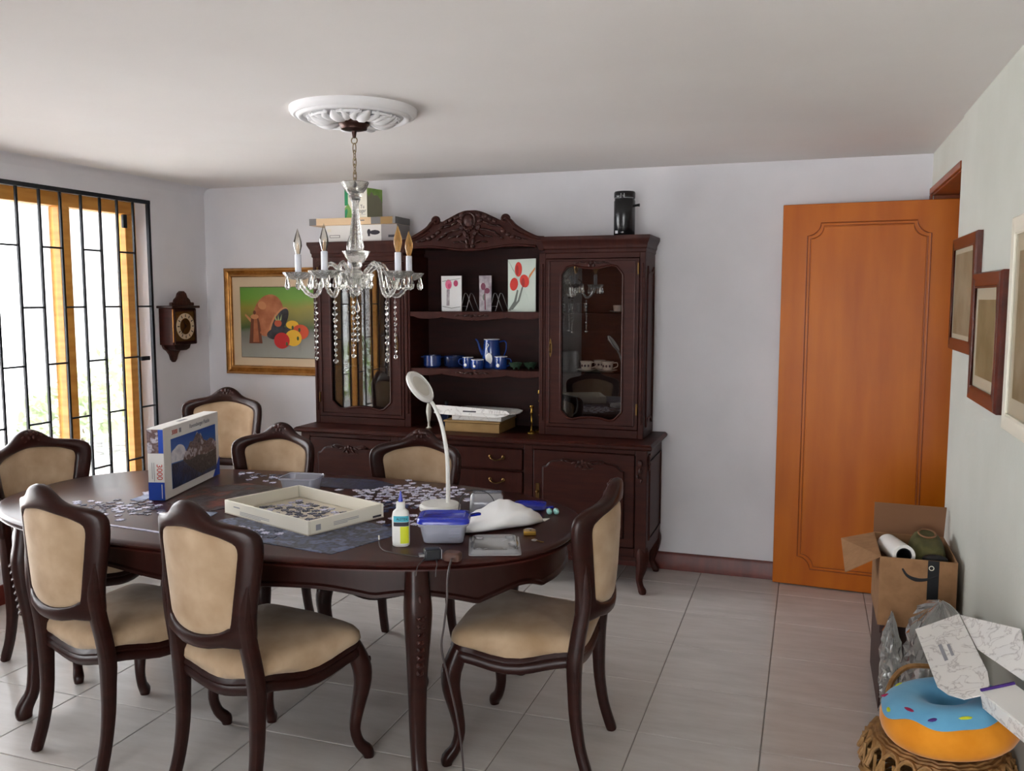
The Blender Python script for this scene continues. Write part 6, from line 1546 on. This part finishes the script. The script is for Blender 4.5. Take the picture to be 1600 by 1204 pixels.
# olive bag
t = thing('olive_bag', 'olive green fabric bag stuffed into the cardboard box', 'bag', (0.465, 3.65, cz0+0.005))
R = []
for i in range(15):
    u = i/14; a = u*PI*0.52
    z = cz0+0.02+0.275*math.sin(a)+0.004*math.sin(9*u); k = 1.0 if u < 0.35 else math.cos((u-0.35)/0.65*PI/2)**0.5
    R.append([(0.456+k*0.070*math.copysign(abs(math.cos(b))**0.8, math.cos(b))*(1+0.02*math.sin(5*b)), 3.62+k*0.14*math.copysign(abs(math.sin(b))**0.8, math.sin(b)), z+0.02*k*math.sin(b)) for b in [2*PI*j/28 for j in range(28)]])
build('cloth', Geo().rings(R), 'olive', t, True, angle=80)
build('drawcord', Geo().tube([(0.458+0.030*math.cos(b), 3.66+0.05*math.sin(b), 0.642+0.004*math.sin(b)) for b in [2*PI*j/20 for j in range(20)]], 0.004, 6, True), 'leather_brown', t, True)
build('mouth_shade', Geo().ball((0.468, 3.492, 0.588), (0.045,0.018,0.018), 14, 8), 'ink_black', t, True)  # black lump painted in for the shade inside the bag's opening
# clear plastic bag of packing, standing on the floor between carton and basket
t = thing('packing_bag', 'crumpled clear plastic bag in front of the cardboard box', 'bag', (0.43, 3.10, 0))
rn = random.Random(21); ph = [rn.uniform(0,6.28) for _ in range(12)]
def crumple(cx, cy, rx, ry, z0, z1, nz, nb, amp, top=0.6, seed=0, lean=0.0):
    R = []
    for i in range(nz+1):
        u = i/nz; z = z0+(z1-z0)*u; k = (0.80+0.24*math.sin(PI*min(1,u*1.1)))*(1 if u < top else max(0.10, math.cos((u-top)/(1-top)*PI/2)**0.8))
        r_ = []
        for j in range(nb):
            b = 2*PI*j/nb; q = 1+amp*(math.sin(5*b+7*u+ph[seed])+0.8*math.sin(9*b-13*u+ph[seed+1])+0.6*math.sin(14*b+19*u+ph[seed+2])+0.5*math.sin(3*b+31*u))
            q += rn.uniform(-1,1)*amp*2.2
            r_.append((min(cx+k*rx*math.cos(b)*q+lean*u, XR-0.012-0.01*rn.random()), cy+k*ry*math.sin(b)*q, z+0.010*math.sin(4*b+9*u+ph[seed+3])*(1 if 0 < u else 0)))
        R.append(r_)
    return R
build('film', Geo().rings(crumple(0.436, 3.08, 0.100, 0.20, 0.004, 0.555, 22, 40, 0.03, 0.86)), 'film_plastic', t, True, flat=True)
build('inner_film', Geo().rings(crumple(0.435, 3.08, 0.072, 0.15, 0.02, 0.52, 22, 34, 0.06, 0.82, seed=4)), 'film_plastic', t, True, flat=True)
t = thing('tissue_wrap', 'crumpled translucent wrapping hanging below the plastic bag', 'wrapping', (0.345, 3.20, 0))
build('sheet', Geo().rings(crumple(0.315, 3.33, 0.034, 0.075, 0.10, 0.42, 16, 24, 0.09, 0.55, seed=6)), 'film_plastic', t, True, flat=True)
build('tail', Geo().rings(crumple(0.315, 3.33, 0.026, 0.06, 0.003, 0.13, 8, 18, 0.08, 0.8, seed=7)), 'film_plastic', t, True, flat=True)

# wicker basket
WB = (0.362, 2.50)
wb_ = thing('wicker_basket', 'round woven wicker basket under the doughnut cushion', 'basket', (WB[0], WB[1], 0))
def wr(z): return 0.150+0.036*math.sin(PI*min(1.0, z/0.30)*0.62)
for k in range(19):
    z = 0.012+k*0.0125; n = 72; r0 = wr(z)
    build('weave_strand', Geo().tube([((r0+0.004*math.cos(18*a+(k % 2)*PI))*math.cos(a), (r0+0.004*math.cos(18*a+(k % 2)*PI))*math.sin(a), z) for a in [2*PI*j/n for j in range(n)]], 0.0062, 5, True), 'wicker', wb_)
st_src = None
for k in range(36):
    a = 2*PI*k/36
    if st_src is None:
        st_src = build('stake', Geo().tube([(wr(z),0,z) for z in [0.0,0.06,0.12,0.18,0.24,0.285]], 0.0045, 5), 'wicker', wb_); o = st_src
    else: o = kid(st_src, wb_)
    o.rotation_euler = (0,0,a)
lp_src = None
for k in range(24):
    a = 2*PI*k/24; rr = wr(0.27)
    if lp_src is None:
        for q in range(2):
            pts = [(rr+0.006-0.05*(1-abs(math.cos(b)))*0+0.004*q-0.030*math.sin(b)*0.9, 0.030*math.cos(b), 0.252+0.050*math.sin(b)) for b in [PI*j/12 for j in range(13)]]
            if q == 0: g = Geo()
            g.tube(pts, 0.0045, 6)
        lp_src = build('border_loop', g, 'wicker', wb_); o = lp_src
    else: o = kid(lp_src, wb_)
    o.rotation_euler = (0,0,a)
for r_, z, w_ in ((0.150,0.300,0.008),(0.160,0.296,0.008),(0.139,0.303,0.008)):
    build('rim_strand', Geo().tube([(r_*math.cos(a), r_*math.sin(a), z+0.002*math.sin(20*a)) for a in [2*PI*j/60 for j in range(60)]], w_, 6, True), 'wicker', wb_)
build('lid_weave', Geo().lathe([(0.15,0.285),(0.15,0.292),(0.10,0.300),(0.0,0.302)], seg=48, close=False, fn=lambda a, i: 1+0.01*math.cos(24*a)), 'wicker', wb_)
hp = smoothpts([(-0.115,0.085,0.295),(-0.118,0.13,0.335),(-0.100,0.165,0.375),(-0.06,0.195,0.40),(0.0,0.205,0.405)], 6)
for d in (0.0, 0.012): build('back_hoop', Geo().tube([(x+d*0.3, y+d, z-d*0.3) for x, y, z in hp], 0.0065, 6), 'wicker', wb_)

wb_.scale = (1.0, 1.0, 1.2)
# doughnut cushion, leaning a little to the wall
DM = Matrix.Translation((0.380, 2.45, 0.452)) @ Matrix.Rotation(math.radians(-9), 4, 'Y') @ Matrix.Rotation(math.radians(-3), 4, 'X')
dc = thing('doughnut_cushion', 'plush doughnut cushion, orange with blue icing, on the basket', 'cushion', (0.380, 2.45, 0.37))
RM, rm, zs = 0.102, 0.068, 0.92
R = []
for i in range(48):
    a = 2*PI*i/48; R.append([((RM+rm*math.copysign(abs(math.cos(b))**0.85, math.cos(b)))*math.cos(a), (RM+rm*math.copysign(abs(math.cos(b))**0.85, math.cos(b)))*math.sin(a), rm*zs*math.sin(b)) for b in [2*PI*j/24 for j in range(24)]])
build('plush_ring', Geo().rings(R, closed=True, mx=DM), 'plush_orange', dc, True, angle=90)
R = []
for i in range(96):
    a = 2*PI*i/96; e = 0.60+0.10*math.sin(5*a)+0.07*math.sin(8*a+1)
    b0, b1 = e, PI-0.1; r_ = []
    n = 10
    for j in range(n+1):
        b = b0+(b1-b0)*j/n; k = rm+0.004; c = math.copysign(abs(math.cos(b))**0.85, math.cos(b))
        r_.append(((RM+k*c)*math.cos(a), (RM+k*c)*math.sin(a), k*zs*math.sin(b)))
    for j in range(n, -1, -1):
        b = b0+(b1-b0)*j/n; k = rm-0.004; c = math.copysign(abs(math.cos(b))**0.85, math.cos(b))
        r_.append(((RM+k*c)*math.cos(a), (RM+k*c)*math.sin(a), k*zs*math.sin(b)))
    R.append(r_)
ic = build('icing', Geo().rings(R, closed=True, mx=DM), 'plush_blue', dc, True, angle=80)
for a, b, m_, t_ in ((3.0,0.95,'sprinkle_red',0.3),(3.5,0.75,'sprinkle_green',1.4),(3.9,1.1,'sprinkle_red',2.2),(4.4,0.9,'sprinkle_purple',0.4),(2.5,1.1,'sprinkle_green',1.0),(4.9,1.0,'sprinkle_green',0.2)):
    k = rm+0.004; p = Vector(((RM+k*math.cos(b))*math.cos(a), (RM+k*math.cos(b))*math.sin(a), k*zs*math.sin(b)))
    mm = DM @ Matrix.Translation(p) @ Matrix.Rotation(t_, 4, 'Z')
    build('sprinkle', Geo().ball((0,0,0), (0.018,0.006,0.004), 8, 5, mm), m_, ic, True)
# marbled mailer cartons on the cushion
t = thing('marbled_mailer', 'opened marbled white mailer carton leaning on the cushion', 'box', (0.45, 2.62, 0.5))
A_, B_ = Vector((0.322,2.72,0.584)), Vector((0.440,2.755,0.632))
v = Vector((0.030,-0.385,-0.052)); u = B_-A_
lf = [A_, B_, B_+v*0.80, B_+v*0.95-u*0.08, B_+v*1.02-u*0.30, B_+v*1.0-u*0.62, A_+v*0.90+u*0.14, A_+v*0.78]
build('front_flap', Geo().panel([tuple(p) for p in lf], 0.003), 'marble_print', t, True)
c0 = A_+u*0.40+v*0.42+Vector((0,0,0.0)); nrm = u.cross(v).normalized()
if nrm.z < 0: nrm = -nrm
un, vn = u.normalized(), v.normalized()
for k, (l, w_) in enumerate(((0.085,0.010),(0.060,0.008))):
    p0 = c0+un*(0.022*k-0.01)+nrm*0.0037
    build('print_block', Geo().panel([tuple(p0-vn*l*0.5), tuple(p0+un*w_-vn*l*0.5), tuple(p0+un*w_+vn*l*0.5), tuple(p0+vn*l*0.5)], 0.0004), 'print_grey', t, True)
R1 = Vector((0.548,2.52,0.690)); R2 = Vector((0.548,2.36,0.600)); C_ = B_+v*0.5
build('lid_panel', Geo().panel([tuple(B_+Vector((0.003,0,0.0))), tuple(C_+Vector((0.003,0,0))), tuple(R2), tuple(R1)], 0.003), 'marble_print', t, True)
t = thing('small_mailer', 'smaller marbled mailer box at the right edge of the cushion', 'box', (0.50, 2.38, 0.47))
mm = Matrix.Translation((0.509, 2.275, 0.570)) @ Matrix.Rotation(math.radians(20), 4, 'Z') @ Matrix.Rotation(math.radians(-12), 4, 'Y')
build('tray', Geo().box(-0.045, 0.045, -0.10, 0.10, -0.030, 0.014, mm), 'marble_print', t, True, 0.002)
build('white_card', Geo().box(-0.043, 0.043, -0.098, 0.098, 0.0145, 0.0165, mm), 'paper_white', t, True)
build('purple_edge', Geo().box(-0.043, 0.043, 0.094, 0.100, 0.0166, 0.022, mm), 'sprinkle_purple', t, True)
